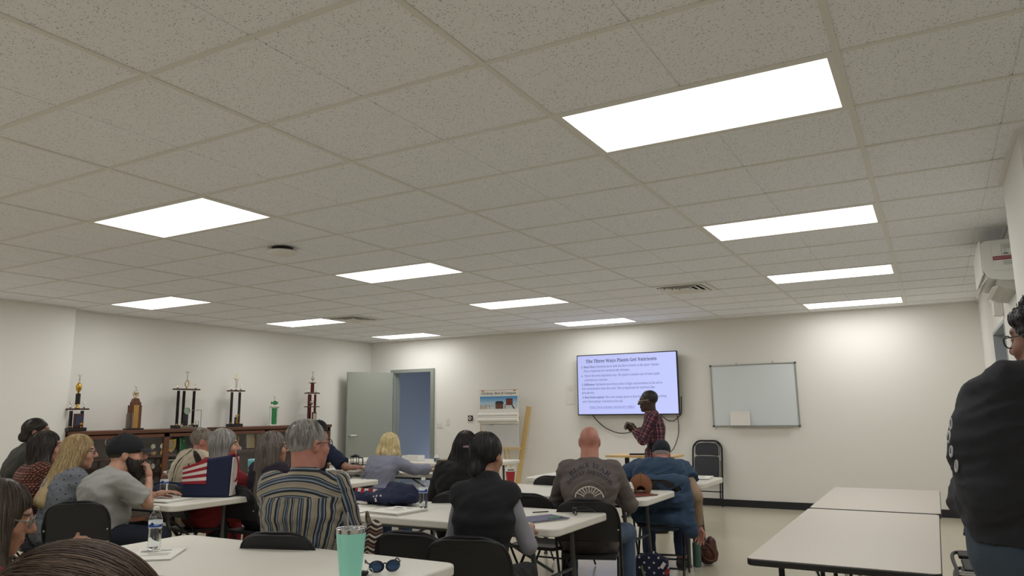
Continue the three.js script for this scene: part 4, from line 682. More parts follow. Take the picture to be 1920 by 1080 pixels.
sit({ label: 'person with smooth brown hair at the bottom left, closest to the viewer', chair: 'black folding chair under the person closest to the viewer', x: -1.0, z: -.60, face: 40, lean: 22, hunch: 42, top: 1.209, skin: 'light', g: 1.05, res: .012, hs: 1.1, head: { yaw: 10, pitch: -36 },
  hair: 'swept', hairRes: .004, hairAmp: .0012, tones: [[.06, .034, .021], [.12, .072, .043], [.036, .020, .013]], strands: 4000, strandLen: .26, strandR: .00055, strandO: { steps: 14, lift: .003, wave: .03, flow: [.12, -.2, -.9], low: -.4 },
  shirt: { mat: CLOTH(0x3c4048), t: .018, sleeve: 1.9 }, pants: DENIM_DARK, arms: [{ t: [-.1, .66, -.3] }, { t: [.14, .66, -.3] }],
  after: (G, J, s) => { // loose curls at the tips of the fringe
    const gs = []; for (let i = 0; i < 46; i++) {
      const p = V(rr(-.06, .11), rr(-.01, .07), rr(-.19, -.15)).multiplyScalar(s.hs).applyMatrix4(J.HM), c = V(0, .04, 0).applyMatrix4(J.HM), d = p.clone().sub(c).normalize(); p.copy(c); let t = .3; while (t > .02 && fieldAt(s.hairP, c.x + d.x * t, c.y + d.y * t, c.z + d.z * t) > 0) t -= .002; p.addScaledVector(d, t - .002);
      const u = V(d.y, -d.x, .3).normalize(), q = [], r = rr(.005, .011), ph = rnd() * 6; for (let k = 0; k < 12; k++) { const an = ph + k * .62; q.push(p.clone().addScaledVector(d, r + Math.cos(an) * r).addScaledVector(u, Math.sin(an) * r).add(V(k * .0012, 0, 0))); } gs.push(tube(q, .0009, 26, 4)); }
    part('curl_strands', gs, std(0x5a3a28, .5), G).userData.kind = 'stuff';
  } });

// the speaker and the standing man
person({ label: 'speaker in a red and dark plaid shirt and glasses standing in front of the screen', standing: 1, x: -2.995, z: -8.62, face: -112, lean: 2, hunch: 10, top: 1.625, male: 1, skin: 'dark', g: 1.1, res: .015, hs: 1.02, head: { yaw: 14, pitch: -3 }, neck: 1.05,
  hair: 'buzz', tones: [[.012, .010, .009]], hairAmp: .001, shirt: { mat: plaid, t: .02, sleeve: 1.6, loose: .01, collar: .3, front: 0 }, pants: CLOTH(0x171b26), handRes: .005,
  arms: [{ t: [-.04, 1.22, -.27], pole: [-.7, -1, .3], dir: [.7, .1, -1], palm: [.8, -.2, .4], curl: .75 }, { t: [.06, 1.20, -.26], pole: [.7, -1, .3], dir: [-.7, .15, -1], palm: [-.8, -.2, .4], curl: .75 }],
  after: (G, J, s) => {
    glassesOn(G, J, s, M.silver);
    part('belt', new THREE.CylinderGeometry(1, 1, .036, 40, 1, true).scale(.182 * s.sc, 1, .135 * s.sc).translate(0, J.H.y + .045, J.H.z - .004), std(0x14120f, .5, { side: THREE.DoubleSide }), G);
    part('buckle', rbox(.05, .042, .008, .003, .0, J.H.y + .045, J.H.z - .142 * s.sc), M.silver, G);
  } });

person({ label: 'man with curly dark hair and glasses standing in a black hoodie and jeans', standing: 1, x: .345, z: -2.95, headShift: .1, face: -24, lean: 3, hunch: 8, top: 1.745, male: 1, skin: 'brown', g: 1.3, shoulder: .105, res: .011, hs: 1.08, head: { yaw: -26, pitch: -4 }, neck: 1.15, belly: .04,
  hair: 'curly', tones: BLACKH, hairRes: .004, strands: 900, strandLen: .03, strandR: .0015, strandO: { wave: 2, lift: .006, low: .0 },
  shirt: { name: 'hoodie', mat: CLOTH(0x1f2025), t: .03, hem: 1.0, sleeve: 1.94, sleeveT: .012, loose: .012, wrinkle: .9, extra: (J, s) => [P.c(J.N.clone().add(V(-.075, .015, .06)), J.N.clone().add(V(.0, -.07, .115)), .05, .045, .05), P.c(J.N.clone().add(V(.075, .015, .06)), J.N.clone().add(V(.0, -.07, .115)), .05, .045, .05), P.c(J.N.clone().add(V(-.08, .03, .02)), J.N.clone().add(V(.08, .03, .02)), .045, .045, .04)] }, pants: CLOTH(0x36424f), shoe: SHOE,
  arms: [{ t: [-.13, 1.10, -.21], pole: [-.25, -.2, 1], dir: [.5, -.2, -.6] }, { t: [.15, 1.10, -.21], pole: [.4, -.1, 1], dir: [-.5, -.2, -.6] }],
  after: (G, J, s) => {
    glassesOn(G, J, s);
    const a = J.S[0], e = J.E[0], u = e.clone().sub(a).normalize(), o = V(-.99, 0, -.12), out = o.clone().addScaledVector(u, -o.dot(u)).normalize();
    for (let i = 0; i < 4; i++) { // small ring letters down the outer sleeve
      const c = a.clone().lerp(e, .3 + i * .15); let d = .03; while (d < .2 && fieldAt(s.shirtP, c.x + out.x * d, c.y + out.y * d, c.z + out.z * d) < 0) d += .002;
      const g = new THREE.TorusGeometry(.013, .0042, 6, 20).scale(.85, 1.3, .8), m = new THREE.Matrix4().makeBasis(out.clone().cross(u).negate(), u, out).setPosition(c.addScaledVector(out, d + .001)); part('sleeve_letter', g.applyMatrix4(m), CLOTH(0xb4b4b4), G);
    }
  } });
// ---------- things on the walls ----------
const woodTex = (a, b, seed) => canvasTex(256, 256, (g) => { let q = seed; const rq = () => (q = (q * 16807) % 2147483647) / 2147483647; g.fillStyle = a; g.fillRect(0, 0, 256, 256); for (let i = 0; i < 150; i++) { g.strokeStyle = b; g.globalAlpha = .06 + .16 * rq(); g.lineWidth = 1 + 2 * rq(); const y = rq() * 256; g.beginPath(); g.moveTo(0, y); g.bezierCurveTo(80, y + rq() * 10 - 5, 170, y + rq() * 10 - 5, 256, y); g.stroke(); } g.globalAlpha = 1; });
M.wood = std(0xffffff, .45, { map: woodTex('#6b3f26', '#2e180d', 7) }); M.darkWood = std(0xffffff, .4, { map: woodTex('#4a2518', '#1b0b06', 11) }); M.paleWood = std(0xffffff, .55, { map: woodTex('#dcbd82', '#a98449', 13) });
const topUV = (g, a = 'x', b = 'z', k = 2) => planarUV(g, a, b, k);
{ // wall screen showing a slide
  const t = thing('television', 'large flat wall screen showing a lavender slide about plant nutrients', 'television', [-4.215, 1.81, ZF + .1]), w = 1.68, h = .97;
  const slide = canvasTex(1680, 970, (g, W, Hh) => {
    const gr = g.createLinearGradient(0, 0, W, Hh); gr.addColorStop(0, '#b9bff2'); gr.addColorStop(1, '#c3cbff'); g.fillStyle = gr; g.fillRect(0, 0, W, Hh); g.fillStyle = '#2e3050';
    const T = (s, x, y, px, b = '') => { g.font = b + ' ' + px + 'px serif'; const k = b && px > 60 ? .88 : .815; g.save(); g.translate(x, y); g.scale(k, 1); g.fillText(s, 0, 0); g.restore(); return g.measureText(s).width * k; };
    T('The Three Ways Plants Get Nutrients', 150, 120, 74, 'bold'); g.fillStyle = '#3a3c66';
    let x = T('1. Mass Flow:', 62, 205, 47, 'bold'); T(' Nutrients move with the flow of water as the plant "drinks."', 62 + x, 205, 47); T('This is important for nutrients like nitrogen.', 104, 272, 47);
    g.beginPath(); g.moveTo(62, 326); g.lineTo(88, 339); g.lineTo(62, 352); g.lineTo(70, 339); g.fill(); T('This is the most important way. The plant\u2019s constant use of water pulls', 118, 352, 47); T('nutrients in a vacuum.', 118, 422, 47);
    x = T('2. Diffusion:', 66, 498, 47, 'bold'); T(' Nutrients move from areas of high concentration in the soil to', 66 + x, 498, 47); T('low concentration near the roots. This is important for nutrients like', 66, 566, 47); T('phosphorus.', 66, 634, 47);
    x = T('3. Root Interception:', 70, 710, 47, 'bold'); T(' The roots simply grow so that they are directly touching', 70 + x, 710, 47); T('and "intercepting" nutrients in the soil.', 70, 778, 47);
    g.fillStyle = '#565aa0'; x = T('https://www.youtube.com/watch?v=JHKaV', 200, 872, 47); g.fillRect(200, 880, x, 3); T('Vhy', 1170, 872, 47);
  }, { repeat: false });
  part('housing', rbox(w, h, .05, .008, 0, 0, 0), M.black, t);
  part('bezel', [box(w, .014, .012, 0, h / 2 - .007, .026), box(w, .018, .012, 0, -h / 2 + .009, .026), box(.012, h, .012, -w / 2 + .006, 0, .026), box(.012, h, .012, w / 2 - .006, 0, .026)], M.blackPlastic, t);
  const sm = std(0x000000, .35, { emissive: 0xffffff, emissiveMap: slide, emissiveIntensity: .95 });
  part('screen', new THREE.PlaneGeometry(w - .024, h - .032).translate(0, .002, .0275), sm, t);
  part('wall_bracket', box(.4, .3, .06, 0, 0, -.05), M.blackMetal, t);
  const l = new THREE.RectAreaLight(new THREE.Color(.72, .76, 1), .5, w - .03, h - .04); l.name = 'screen_light'; l.position.set(0, 0, .05); l.rotation.y = Math.PI; t.add(l);
}
const cable = std(0x1b1b1d, .5);
tag(part('cable', tube([[-4.84, 1.33, -11.2], [-4.75, 1.22, -11.22], [-4.6, 1.11, -11.22], [-4.4, 1.045, -11.22], [-4.2, 1.06, -11.22], [-4.0, 1.15, -11.22], [-3.85, 1.33, -11.2]], .007, 40, 6), cable, scene), 'black cable drooping in a long loop below the left half of the screen', 'cable');
tag(part('cable', tube([[-3.7, 1.33, -11.2], [-3.6, 1.245, -11.21], [-3.5, 1.235, -11.21], [-3.42, 1.29, -11.2], [-3.37, 1.36, -11.2], [-3.36, 1.6, -11.2]], .007, 30, 6), cable, scene), 'black cable curled under the right corner of the screen', 'cable');
tag(part('cable', tube([[-3.44, 1.33, -11.2], [-3.43, 1.2, -11.22], [-3.44, 1.02, -11.22], [-3.52, .82, -11.22], [-3.62, .70, -11.2], [-3.68, .4, -11.2], [-3.68, .1, -11.22]], .006, 40, 6), cable, scene), 'grey power cable hanging from the right corner of the screen to the floor', 'cable');
{ // whiteboard
  const t = thing('whiteboard', 'white dry-erase board with a thin aluminium frame on the front wall', 'whiteboard', [-2.292, 1.598, ZF + .012]), w = 1.21, h = .89, al = std(0xa9aaa6, .35, { metalness: .7 });
  part('surface', box(w - .02, h - .02, .01, 0, 0, 0), phys(0xdfe6e8, .3, { clearcoat: .3 }), t);
  for (const [n, g] of [['top_rail', box(w, .018, .018, 0, h / 2, .004)], ['bottom_rail', box(w, .018, .018, 0, -h / 2, .004)], ['side_rail', box(.018, h, .018, -w / 2, 0, .004)], ['side_rail', box(.018, h, .018, w / 2, 0, .004)], ['pen_tray', box(.9, .012, .05, .08, -h / 2 - .008, .03)]]) part(n, g, al, t);
  for (const x of [-1, 1]) for (const y of [-1, 1]) part('corner_cap', rbox(.03, .03, .024, .004, x * w / 2, y * h / 2, .006), std(0x55554f, .5), t);
  for (const x of [-.22, .3]) part('hanger', [box(.012, .03, .01, x, h / 2 + .015, .004), ball(.008, x, h / 2 + .03, .006, 8)], al, t);
  t.rotation.z = .004;
  const p = thing('paper_sheet', 'white sheet of paper standing on the ledge of the whiteboard', 'paper', [-2.5, 1.16, ZF + .045]); part('sheet', box(.285, .205, .003, 0, .1025, 0), M.paper, p); part('tape', box(.16, .02, .004, 0.03, .2, .001), M.white, p); p.rotation.x = -.1;
}
const wallThing = (name, label, cat, x, y, build) => { const t = thing(name, label, cat, [x, y, ZF]); build(t); return t; };
wallThing('light_switch', 'white double light switch plate on the wall beside the door', 'light switch', -7.88, 1.18, (t) => { part('plate', rbox(.118, .12, .008, .003, 0, 0, .004), M.white, t); for (const s of [-1, 1]) part('toggle', rbox(.012, .026, .022, .003, s * .024, 0, .014, .5), M.white, t); });
wallThing('light_switch', 'white single switch plate to the right of the double switch', 'light switch', -7.7, 1.235, (t) => { part('plate', rbox(.075, .13, .008, .003, 0, 0, .004), M.white, t); part('rocker', rbox(.034, .067, .01, .003, 0, 0, .01, .1), M.white, t); });
wallThing('thermostat', 'small black square thermostat on the wall left of the flip chart', 'thermostat', -7.21, 1.29, (t) => { part('plate', rbox(.095, .095, .02, .006, 0, 0, .01), M.blackPlastic, t); part('dial', [new THREE.TorusGeometry(.026, .006, 8, 24).translate(0, 0, .022), box(.03, .006, .004, 0, 0, .022)], M.white, t); part('base', box(.12, .016, .012, 0, -.056, .006), M.white, t); });
wallThing('wall_notice', 'pale paper notice taped to the wall just left of the screen', 'notice', -5.24, 1.66, (t) => {
  part('sheet', new THREE.BoxGeometry(.19, .33, .002).translate(0, 0, .003), std(0xffffff, .8, { map: canvasTex(190, 330, (g) => { g.fillStyle = '#e6e3da'; g.fillRect(0, 0, 190, 330); g.fillStyle = '#a19c92'; g.fillRect(88, 30, 14, 12); for (const [x, y, w] of [[52, 66, 90], [62, 92, 70], [20, 318, 150]]) g.fillRect(x, y, w, 5); }) }), t);
});
tag(part('wall_screw', cyl(.006, .006, .02, -2.865, 1.115, ZF + .01, 8, Math.PI / 2), M.greyMetal, scene), 'small bare screw in the wall under the left corner of the whiteboard', 'screw');
{ // split air conditioner on the right wall
  const t = thing('air_conditioner', 'white wall-mounted air conditioner high on the right wall', 'air conditioner', [X1, 0, 0]), pw = std(0xdcdcd6, .4);
  const prof = new THREE.Shape(); prof.moveTo(0, 2.63); prof.lineTo(-.17, 2.63); prof.quadraticCurveTo(-.198, 2.62, -.2, 2.58); prof.lineTo(-.2, 2.42); prof.quadraticCurveTo(-.198, 2.37, -.16, 2.345); prof.quadraticCurveTo(-.08, 2.315, 0, 2.32); prof.closePath();
  part('body', slab(prof, .86, .004).translate(0, 0, -7.36), pw, t);
  part('front_panel', [rbox(.012, .26, .86, .005, -.205, 2.5, -6.93)], M.white, t);
  part('louvre', rbox(.065, .008, .8, .003, -.2, 2.325, -6.93, 0, 0, .9), M.white, t); part('louvre', rbox(.055, .007, .8, .003, -.13, 2.285, -6.93, 0, 0, .35), M.white, t);
  part('air_slot', box(.05, .012, .8, -.10, 2.315, -6.93, 0, 0, .3), M.blackPlastic, t);
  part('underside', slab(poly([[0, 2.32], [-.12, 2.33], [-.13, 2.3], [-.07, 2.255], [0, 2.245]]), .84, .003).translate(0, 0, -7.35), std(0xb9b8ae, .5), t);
  const lab = canvasTex(256, 384, (g) => { g.fillStyle = '#dcdcd6'; g.fillRect(0, 0, 256, 384); g.fillStyle = '#55585a'; g.strokeStyle = '#55585a'; g.lineWidth = 4; g.strokeRect(120, 14, 120, 150); for (let i = 0; i < 5; i++) g.fillRect(132, 28 + i * 12, 96, 4); g.fillRect(140, 138, 60, 18); g.beginPath(); g.arc(166, 110, 14, 0, 7); g.stroke(); g.fillStyle = '#7c2438'; g.fillRect(4, 180, 248, 58); g.fillStyle = '#c9a3ab'; for (let i = 0; i < 3; i++) g.fillRect(16, 192 + i * 13, 220, 4); g.fillStyle = '#77797a'; for (let i = 0; i < 5; i++) g.fillRect(130, 254 + i * 13, 110, 5); });
  part('label', new THREE.BoxGeometry(.13, .2, .002).translate(-.068, 2.5, -6.497), std(0xffffff, .5, { map: lab }), t);
  const d = thing('pipe_cover', 'white plastic pipe cover elbow under the air conditioner', 'pipe cover', [X1, .14, -.36]);
  part('cover', slab(poly([[0, 2.26], [-.1, 2.26], [-.11, 2.22], [-.075, 2.18], [-.075, 2.06], [-.02, 2.05], [0, 2.06]]), .1, .01).translate(0, 0, -7.55), M.white, d); part('flange', rbox(.02, .16, .13, .004, -.01, 2.15, -7.5), M.white, d);
}
{ // access point on the ceiling
  const t = thing('wireless_access_point', 'round white disc-shaped device on the ceiling near the middle', 'access point', [-4.56, H, -4.25]);
  part('housing', lathe([[0, -.07], [.06, -.067], [.1, -.055], [.122, -.036], [.12, -.03], [0, -.03]], 36), M.white, t); part('base', cyl(.085, .085, .03, 0, -.015, 0, 28), M.blackPlastic, t);
}
// ---------- flip chart easel, board, plank, lectern table ----------
{
  const t = thing('easel', 'pale wooden easel holding the flip chart', 'easel', [-6.41, 0, -10.9]);
  part('leg', rod([-.36, .01, .1], [-.30, 1.3, -.03], .016, 8), M.paleWood, t); part('leg', rod([.36, .01, .1], [.05, 1.3, -.03], .014, 8), M.paleWood, t); part('leg', rod([0, .01, -.3], [0, 1.3, -.06], .014, 8), M.paleWood, t);
  part('ledge', topUV(box(.8, .03, .07, 0, .80, .02), 'x', 'y'), M.paleWood, t); part('side_rail', topUV(box(.03, .46, .02, -.375, 1.02, -.02), 'x', 'y'), M.paleWood, t); part('top_rail', topUV(box(.76, .04, .02, 0, 1.28, -.03), 'x', 'y'), M.paleWood, t);
  const b = thing('whiteboard', 'white board resting on the easel ledge below the rolled sheets', 'whiteboard', [-6.39, 1.04, -10.875]);
  part('surface', rbox(.73, .46, .012, .003, 0, 0, 0), phys(0xd5d4d2, .3), b); part('scribble', [rod([-.2, .17, .008], [-.16, .13, .008], .003, 5), rod([-.17, .19, .008], [-.13, .16, .008], .004, 5), rod([-.12, .18, .008], [-.13, .14, .008], .005, 5), ball(.005, .12, -.06, .008, 6), ball(.005, .26, -.14, .008, 6)], M.blackPlastic, b);
  const f = thing('flip_chart', 'flip chart with a chicken coop photo under the title Chickens, Bees and Compost', 'poster', [-6.395, 0, -10.86]);
  const print = canvasTex(760, 400, (g, W, Hh) => {
    g.fillStyle = '#efece4'; g.fillRect(0, 0, W, Hh); g.fillStyle = '#b0422c'; g.fillRect(0, 2, W, 4); g.fillStyle = '#2a211c'; g.font = 'bold 52px serif'; g.textAlign = 'center'; g.fillText('Chickens, Bees & Compost', W / 2, 78);
    g.fillStyle = '#c46a3c'; for (const x of [70, 690]) { g.beginPath(); g.moveTo(x - 30, 8); g.lineTo(x + 30, 8); g.lineTo(x, 36); g.fill(); }
    const s = g.createLinearGradient(0, 110, 0, 300); s.addColorStop(0, '#4d93cf'); s.addColorStop(.6, '#b9d3e6'); s.addColorStop(1, '#d6d9d6'); g.fillStyle = s; g.fillRect(12, 110, W - 24, 275); g.fillStyle = '#c4b6a8'; g.fillRect(12, 330, W - 24, 55);
    g.fillStyle = '#6d4a3b'; g.fillRect(320, 225, 150, 145); g.fillStyle = '#33353a'; g.beginPath(); g.moveTo(310, 235); g.lineTo(335, 190); g.lineTo(460, 190); g.lineTo(485, 235); g.fill(); g.fillStyle = '#7a3d30'; g.fillRect(500, 250, 14, 130); g.fillRect(525, 155, 130, 105); g.fillStyle = '#43332c'; g.fillRect(525, 150, 130, 14); g.lineWidth = 20; g.strokeStyle = '#2a2522'; g.beginPath(); g.moveTo(640, 265); g.lineTo(735, 375); g.stroke();
    g.strokeStyle = '#7b5b48'; g.lineWidth = 7; for (const x of [22, 140, 200]) { g.beginPath(); g.moveTo(x, 250); g.lineTo(x, 380); g.stroke(); } g.lineWidth = 4; g.beginPath(); g.moveTo(14, 256); g.lineTo(310, 270); g.stroke(); g.fillStyle = 'rgba(205,150,120,.5)'; g.fillRect(28, 275, 110, 105);
  }, { repeat: false });
  part('printed_sheet', box(.76, .40, .004, 0, 1.565, .01), [std(0xece8df, .8), std(0xece8df, .8), std(0xece8df, .8), std(0xece8df, .8), std(0xffffff, .75, { map: print }), std(0xece8df, .8)], f);
  for (const [y, r, z] of [[1.345, .026, .03], [1.305, .02, .035], [1.26, .034, .035]]) part('rolled_sheet', rod([-.39, y, z], [.385, y + .006, z], r, 12), M.paper, f);
  part('sheet_fold', [box(.76, .09, .006, 0, 1.40, .02, -.1), box(.77, .05, .006, 0, 1.225, .02, .12)], M.paper, f);
  const p = thing('wooden_plank', 'yellowish wooden plank leaning upright against the front wall beside the flip chart', 'plank', [-5.99, 0, -11.06]);
  part('plank', topUV(rbox(.085, 1.5, .03, .004, 0, .75, 0), 'y', 'x'), M.paleWood, p); p.rotation.z = .135; p.position.x = -6.2; p.rotation.x = -.06;
  p.rotation.z = -.15;
}
{ const t = thing('wooden_table', 'small pale wood top table on dark legs behind the speaker', 'table', [-3.45, 0, -9.7]);
  part('tabletop', topUV(slab(roundRect(.94, .5, .02), .028, .004).rotateX(-Math.PI / 2).translate(0, .78, 0)), M.paleWood, t);
  for (const s of [-1, 1]) { for (const e of [-1, 1]) part('leg', rod([s * .25, .78, e * .04], [s * .25, .03, e * .05], .016), M.blackMetal, t); part('foot', rbox(.05, .03, .45, .01, s * .25, .018, 0), M.blackMetal, t); }
  const d = thing('handheld_device', 'black handheld device lying on the small wooden table', 'device', [-3.52, .808, -9.6], .3); part('case', rbox(.2, .022, .06, .008, 0, .011, 0), M.blackPlastic, d); part('strap', tube([[.1, .012, 0], [.15, .02, .03], [.19, .01, 0], [.14, .01, -.03], [.1, .012, 0]], .005, 20, 6), M.blackPlastic, d);
}
// ---------- trophy cabinets and trophies ----------
function cabinet(label, z0, z1, doors) {                   // against the left wall, front towards +x
  const xb = X0 + .02, xf = -9.05, h = 1.215, L = z0 - z1, zc = (z0 + z1) / 2, t = thing('display_cabinet', label, 'cabinet', [xb, 0, zc]), d = xf - xb, W = M.wood, w = (g, a = 'z', b = 'y') => topUV(g, a, b);
  part('cabinet_top', w(rbox(d + .03, .045, L + .03, .006, d / 2, h - .022, 0), 'z', 'x'), W, t);
  for (const s of [-1, 1]) part('side_panel', w(rbox(d, h - .045, .03, .004, d / 2, (h - .045) / 2, s * (L / 2 - .015)), 'y', 'x'), M.darkWood, t);
  part('back_panel', w(box(.015, h - .1, L - .06, .01, h / 2, 0)), std(0x6b5348, .7), t);
  for (const y of [.06, .49, .86]) part('shelf', w(box(d - .03, .02, L - .06, d / 2 - .01, y, 0), 'z', 'x'), M.darkWood, t);
  part('plinth', w(box(d - .02, .06, L - .02, d / 2, .03, 0)), M.darkWood, t);
  for (let i = 0; i < doors; i++) {
    const dw = (L - .06) / doors, z = -L / 2 + .03 + dw * (i + .5), dr = part('door', [w(box(.025, 1.09, .04, d - .006, .61, z - dw / 2 + .02)), w(box(.025, 1.09, .04, d - .006, .61, z + dw / 2 - .02)), w(box(.025, .04, dw, d - .006, 1.135, z)), w(box(.025, .05, dw, d - .006, .09, z))], W, t);
    part('pane', box(.004, 1.02, dw - .08, d - .01, .62, z), M.glass, dr); part('knob', ball(.012, d + .012, .62, z + dw / 2 - .02, 10), M.gold, dr);
  }
}
cabinet('long brown display cabinet with glass doors nearest the left wall corner', -5.36, -7.14, 3);
cabinet('brown display cabinet with glass doors nearest the open door', -7.55, -9.68, 3);
const marble = std(0x1a1717, .2), marbleW = std(0xd9d5cc, .25), greenFoil = std(0x3f8f55, .25, { metalness: .6 }), redFoil = std(0x5d1f1a, .25, { metalness: .5 }), darkFoil = std(0x1c1310, .22, { metalness: .5 });
const CT = 1.217;
const figure = (y, s = 1) => [lathe([[0, 0], [.018, 0], [.01, .02], [.008, .03], [0, .03]].map(([a, b]) => [a * s, y + b * s]), 10), rod([-.008 * s, y + .03 * s, 0], [-.006 * s, y + .075 * s, 0], .006 * s, 6), rod([.008 * s, y + .03 * s, 0], [.006 * s, y + .075 * s, 0], .006 * s, 6), rod([0, y + .07 * s, 0], [0, y + .115 * s, 0], .013 * s, 8), ball(.012 * s, 0, y + .135 * s, 0, 8), rod([-.01 * s, y + .11 * s, 0], [-.035 * s, y + .15 * s, 0], .005 * s, 5), rod([.01 * s, y + .11 * s, 0], [.035 * s, y + .155 * s, 0], .005 * s, 5)];
const cup = (y, s = 1) => [lathe([[0, 0], [.025, 0], [.02, .01], [.006, .02], [.006, .04], [.02, .055], [.034, .08], [.036, .11], [.03, .13], [.0, .125]].map(([a, b]) => [a * s, y + b * s]), 16), ...[-1, 1].map((e) => new THREE.TorusGeometry(.02 * s, .004 * s, 5, 12).translate(e * .04 * s, y + .09 * s, 0))];
const eagle = (x, y, s = 1) => [cyl(.008 * s, .01 * s, .015 * s, x, y + .008 * s, 0, 8), new THREE.ConeGeometry(.009 * s, .04 * s, 6).translate(x, y + .035 * s, 0), rod([x, y + .04 * s, 0], [x - .018 * s, y + .065 * s, 0], .004 * s, 5, .001), rod([x, y + .04 * s, 0], [x + .018 * s, y + .065 * s, 0], .004 * s, 5, .001)];
function columnTrophy(label, z, o) { // columns between a base and an upper plate, a topper above; broad side faces +x
  const t = thing('trophy', label, 'trophy', [o.x ?? -9.3, CT, z], Math.PI / 2, undefined), n = o.cols;
  const w = o.w, y1 = o.h;
  for (const s of n === 3 ? [-1, 1] : [0]) part('base', rbox(n === 3 ? .085 : w + .03, .045, .11, .005, s * w / 2 * .92, .0225, 0), marble, t);
  if (n === 3) part('base_plinth', rbox(w, .03, .09, .004, 0, .015, 0), std(0x8a7a5c, .5), t);
  for (let i = 0; i < n; i++) { const x = n === 1 ? 0 : lerp(-w / 2 + .02, w / 2 - .02, i / (n - 1)) * .92; const c = part('column', cyl(.02, .02, y1 - .08, x, .06 + (y1 - .08) / 2, o.depth?.[i] ?? 0, 18), o.foil, t); part('column_foot', lathe([[0, 0], [.024, 0], [.02, .008], [.026, .015], [0, .015]].map(([a, b]) => [a, b + .045]), 14).translate(x, 0, o.depth?.[i] ?? 0), M.gold, c); }
  part('upper_plate', rbox(w + .06, .02, .11, .004, 0, y1, 0), o.plate ?? M.darkWood, t);
  for (const s of [-1, 1]) if (o.eagles) part('eagle_figure', eagle(s * (w / 2 - .01), y1 + .01, 1.3), M.silver, t);
  o.extra?.(t, y1 + .01);
}
columnTrophy('black column trophy with a framed photo at its base, on the cabinet left end', -5.43, { x: -9.28, cols: 2, w: .19, h: .27, foil: marble, eagles: 1, extra: (t, y) => { part('column_riser', lathe([[0, 0], [.03, 0], [.02, .012], [.012, .03], [.028, .05], [0, .05]].map(([a, b]) => [a, y + b]), 14), M.gold, t); part('column', cyl(.028, .028, .13, 0, y + .115, 0, 16), marble, t); part('cup', lathe([[0, 0], [.02, 0], [.008, .01], [.03, .05], [.036, .09], [.022, .12], [.01, .14], [0, .14]].map(([a, b]) => [a, y + .18 + b]), 14), M.gold, t); part('figure', figure(y + .31, .75), M.silver, t); const f = part('photo_frame', rbox(.12, .17, .02, .004, 0, .13, .05), M.darkWood, t); part('photo', box(.085, .13, .004, 0, .13, .062), std(0x2b3350, .4), f); part('small_cup', cup(.045, .45).map((g) => g.translate(.02, 0, .075)), M.gold, t); } });
{ const t = thing('trophy', 'brown stepped wooden trophy with a gold plate and a star cup on top', 'trophy', [-9.22, CT, -6.16], Math.PI / 2);
  part('base', rbox(.22, .02, .12, .004, 0, .01, 0), marble, t);
  for (const [x, h] of [[-.075, .3], [.075, .3], [-.055, .34], [.055, .34]]) part('post', topUV(rbox(.022, h, .05, .004, x, .02 + h / 2, Math.abs(x) > .06 ? 0 : .01), 'y', 'x'), M.wood, t);
  part('body_panel', topUV(slab(poly([[-.05, 0], [.05, 0], [.05, .36], [.03, .39], [-.03, .39], [-.05, .36]]), .05, .004).translate(0, .02, -.02), 'y', 'x'), M.wood, t); part('gold_plate', rbox(.075, .3, .006, .002, 0, .17, .034), std(0xb18a4a, .35, { metalness: .5 }), t);
  part('cup', [...cup(.41, .75), ...figure(.49, .55)], M.silver, t); part('wreath', new THREE.TorusGeometry(.035, .006, 6, 16).translate(0, .46, 0), M.gold, t);
  const g = thing('glass_award', 'small clear glass award standing left of the wooden stepped trophy', 'award', [-9.18, CT, -6.06], Math.PI / 2); part('block', slab(poly([[-.04, 0], [.04, 0], [.04, .2], [-.03, .2], [-.04, .18]]), .03, .003).translate(0, .02, 0), phys(0xf4f6f6, .05, { transmission: 1, thickness: .02, ior: 1.45 }), g); part('base', rbox(.1, .02, .06, .004, 0, .01, .01), marble, g);
}
columnTrophy('tall three-column dark trophy with a diamond frame and figure on top', -6.99, { cols: 3, w: .32, h: .545, foil: darkFoil, eagles: 1, depth: [0, -.05, 0], extra: (t, y) => { part('topper_frame', [-1, 1].flatMap((e) => [rod([0, y, 0], [e * .035, y + .07, 0], .006, 6), rod([e * .035, y + .07, 0], [0, y + .14, 0], .006, 6)]), M.gold, t); part('figure', figure(y + .12, .85), M.silver, t); part('medallion', [cyl(.045, .045, .015, -.02, .24, .06, 22, Math.PI / 2), new THREE.TorusGeometry(.045, .006, 6, 22).translate(-.02, .24, .068)], std(0x9aa890, .3, { metalness: .6 }), t); part('medallion_stand', rbox(.05, .17, .05, .004, -.02, .12, .04), marble, t); } });
{ const t = thing('wire_rack', 'thin silver wire frame standing right of the three-column trophy', 'rack', [-9.2, CT, -7.3], Math.PI / 2); part('frame', [rod([-.08, 0, 0], [-.08, .25, 0], .004), rod([.08, 0, 0], [.08, .25, 0], .004), rod([-.08, .25, 0], [.08, .25, 0], .004), rod([-.08, .006, 0], [.08, .006, 0], .004)], M.greyMetal, t); part('holder', [rod([-.02, 0, .02], [-.02, .1, .02], .004), rod([.025, 0, .02], [.025, .1, .02], .004)], M.greyMetal, t); part('foot', box(.17, .008, .08, 0, .004, 0), M.greyMetal, t); t.position.z = -7.1; }
columnTrophy('black two-column trophy with small gold figures on its plate', -7.86, { cols: 2, w: .2, h: .54, foil: marble, eagles: 1, extra: (t, y) => { part('figure', figure(y, 1.25), M.silver, t); part('finial', new THREE.ConeGeometry(.012, .06, 8).translate(0, y + .23, 0), M.gold, t); part('small_figure', figure(.045, .9).map((g) => g.translate(.0, 0, .05)), M.gold, t); part('figure_stand', rbox(.05, .11, .05, .004, 0.02, .09, .02), marble, t); } });
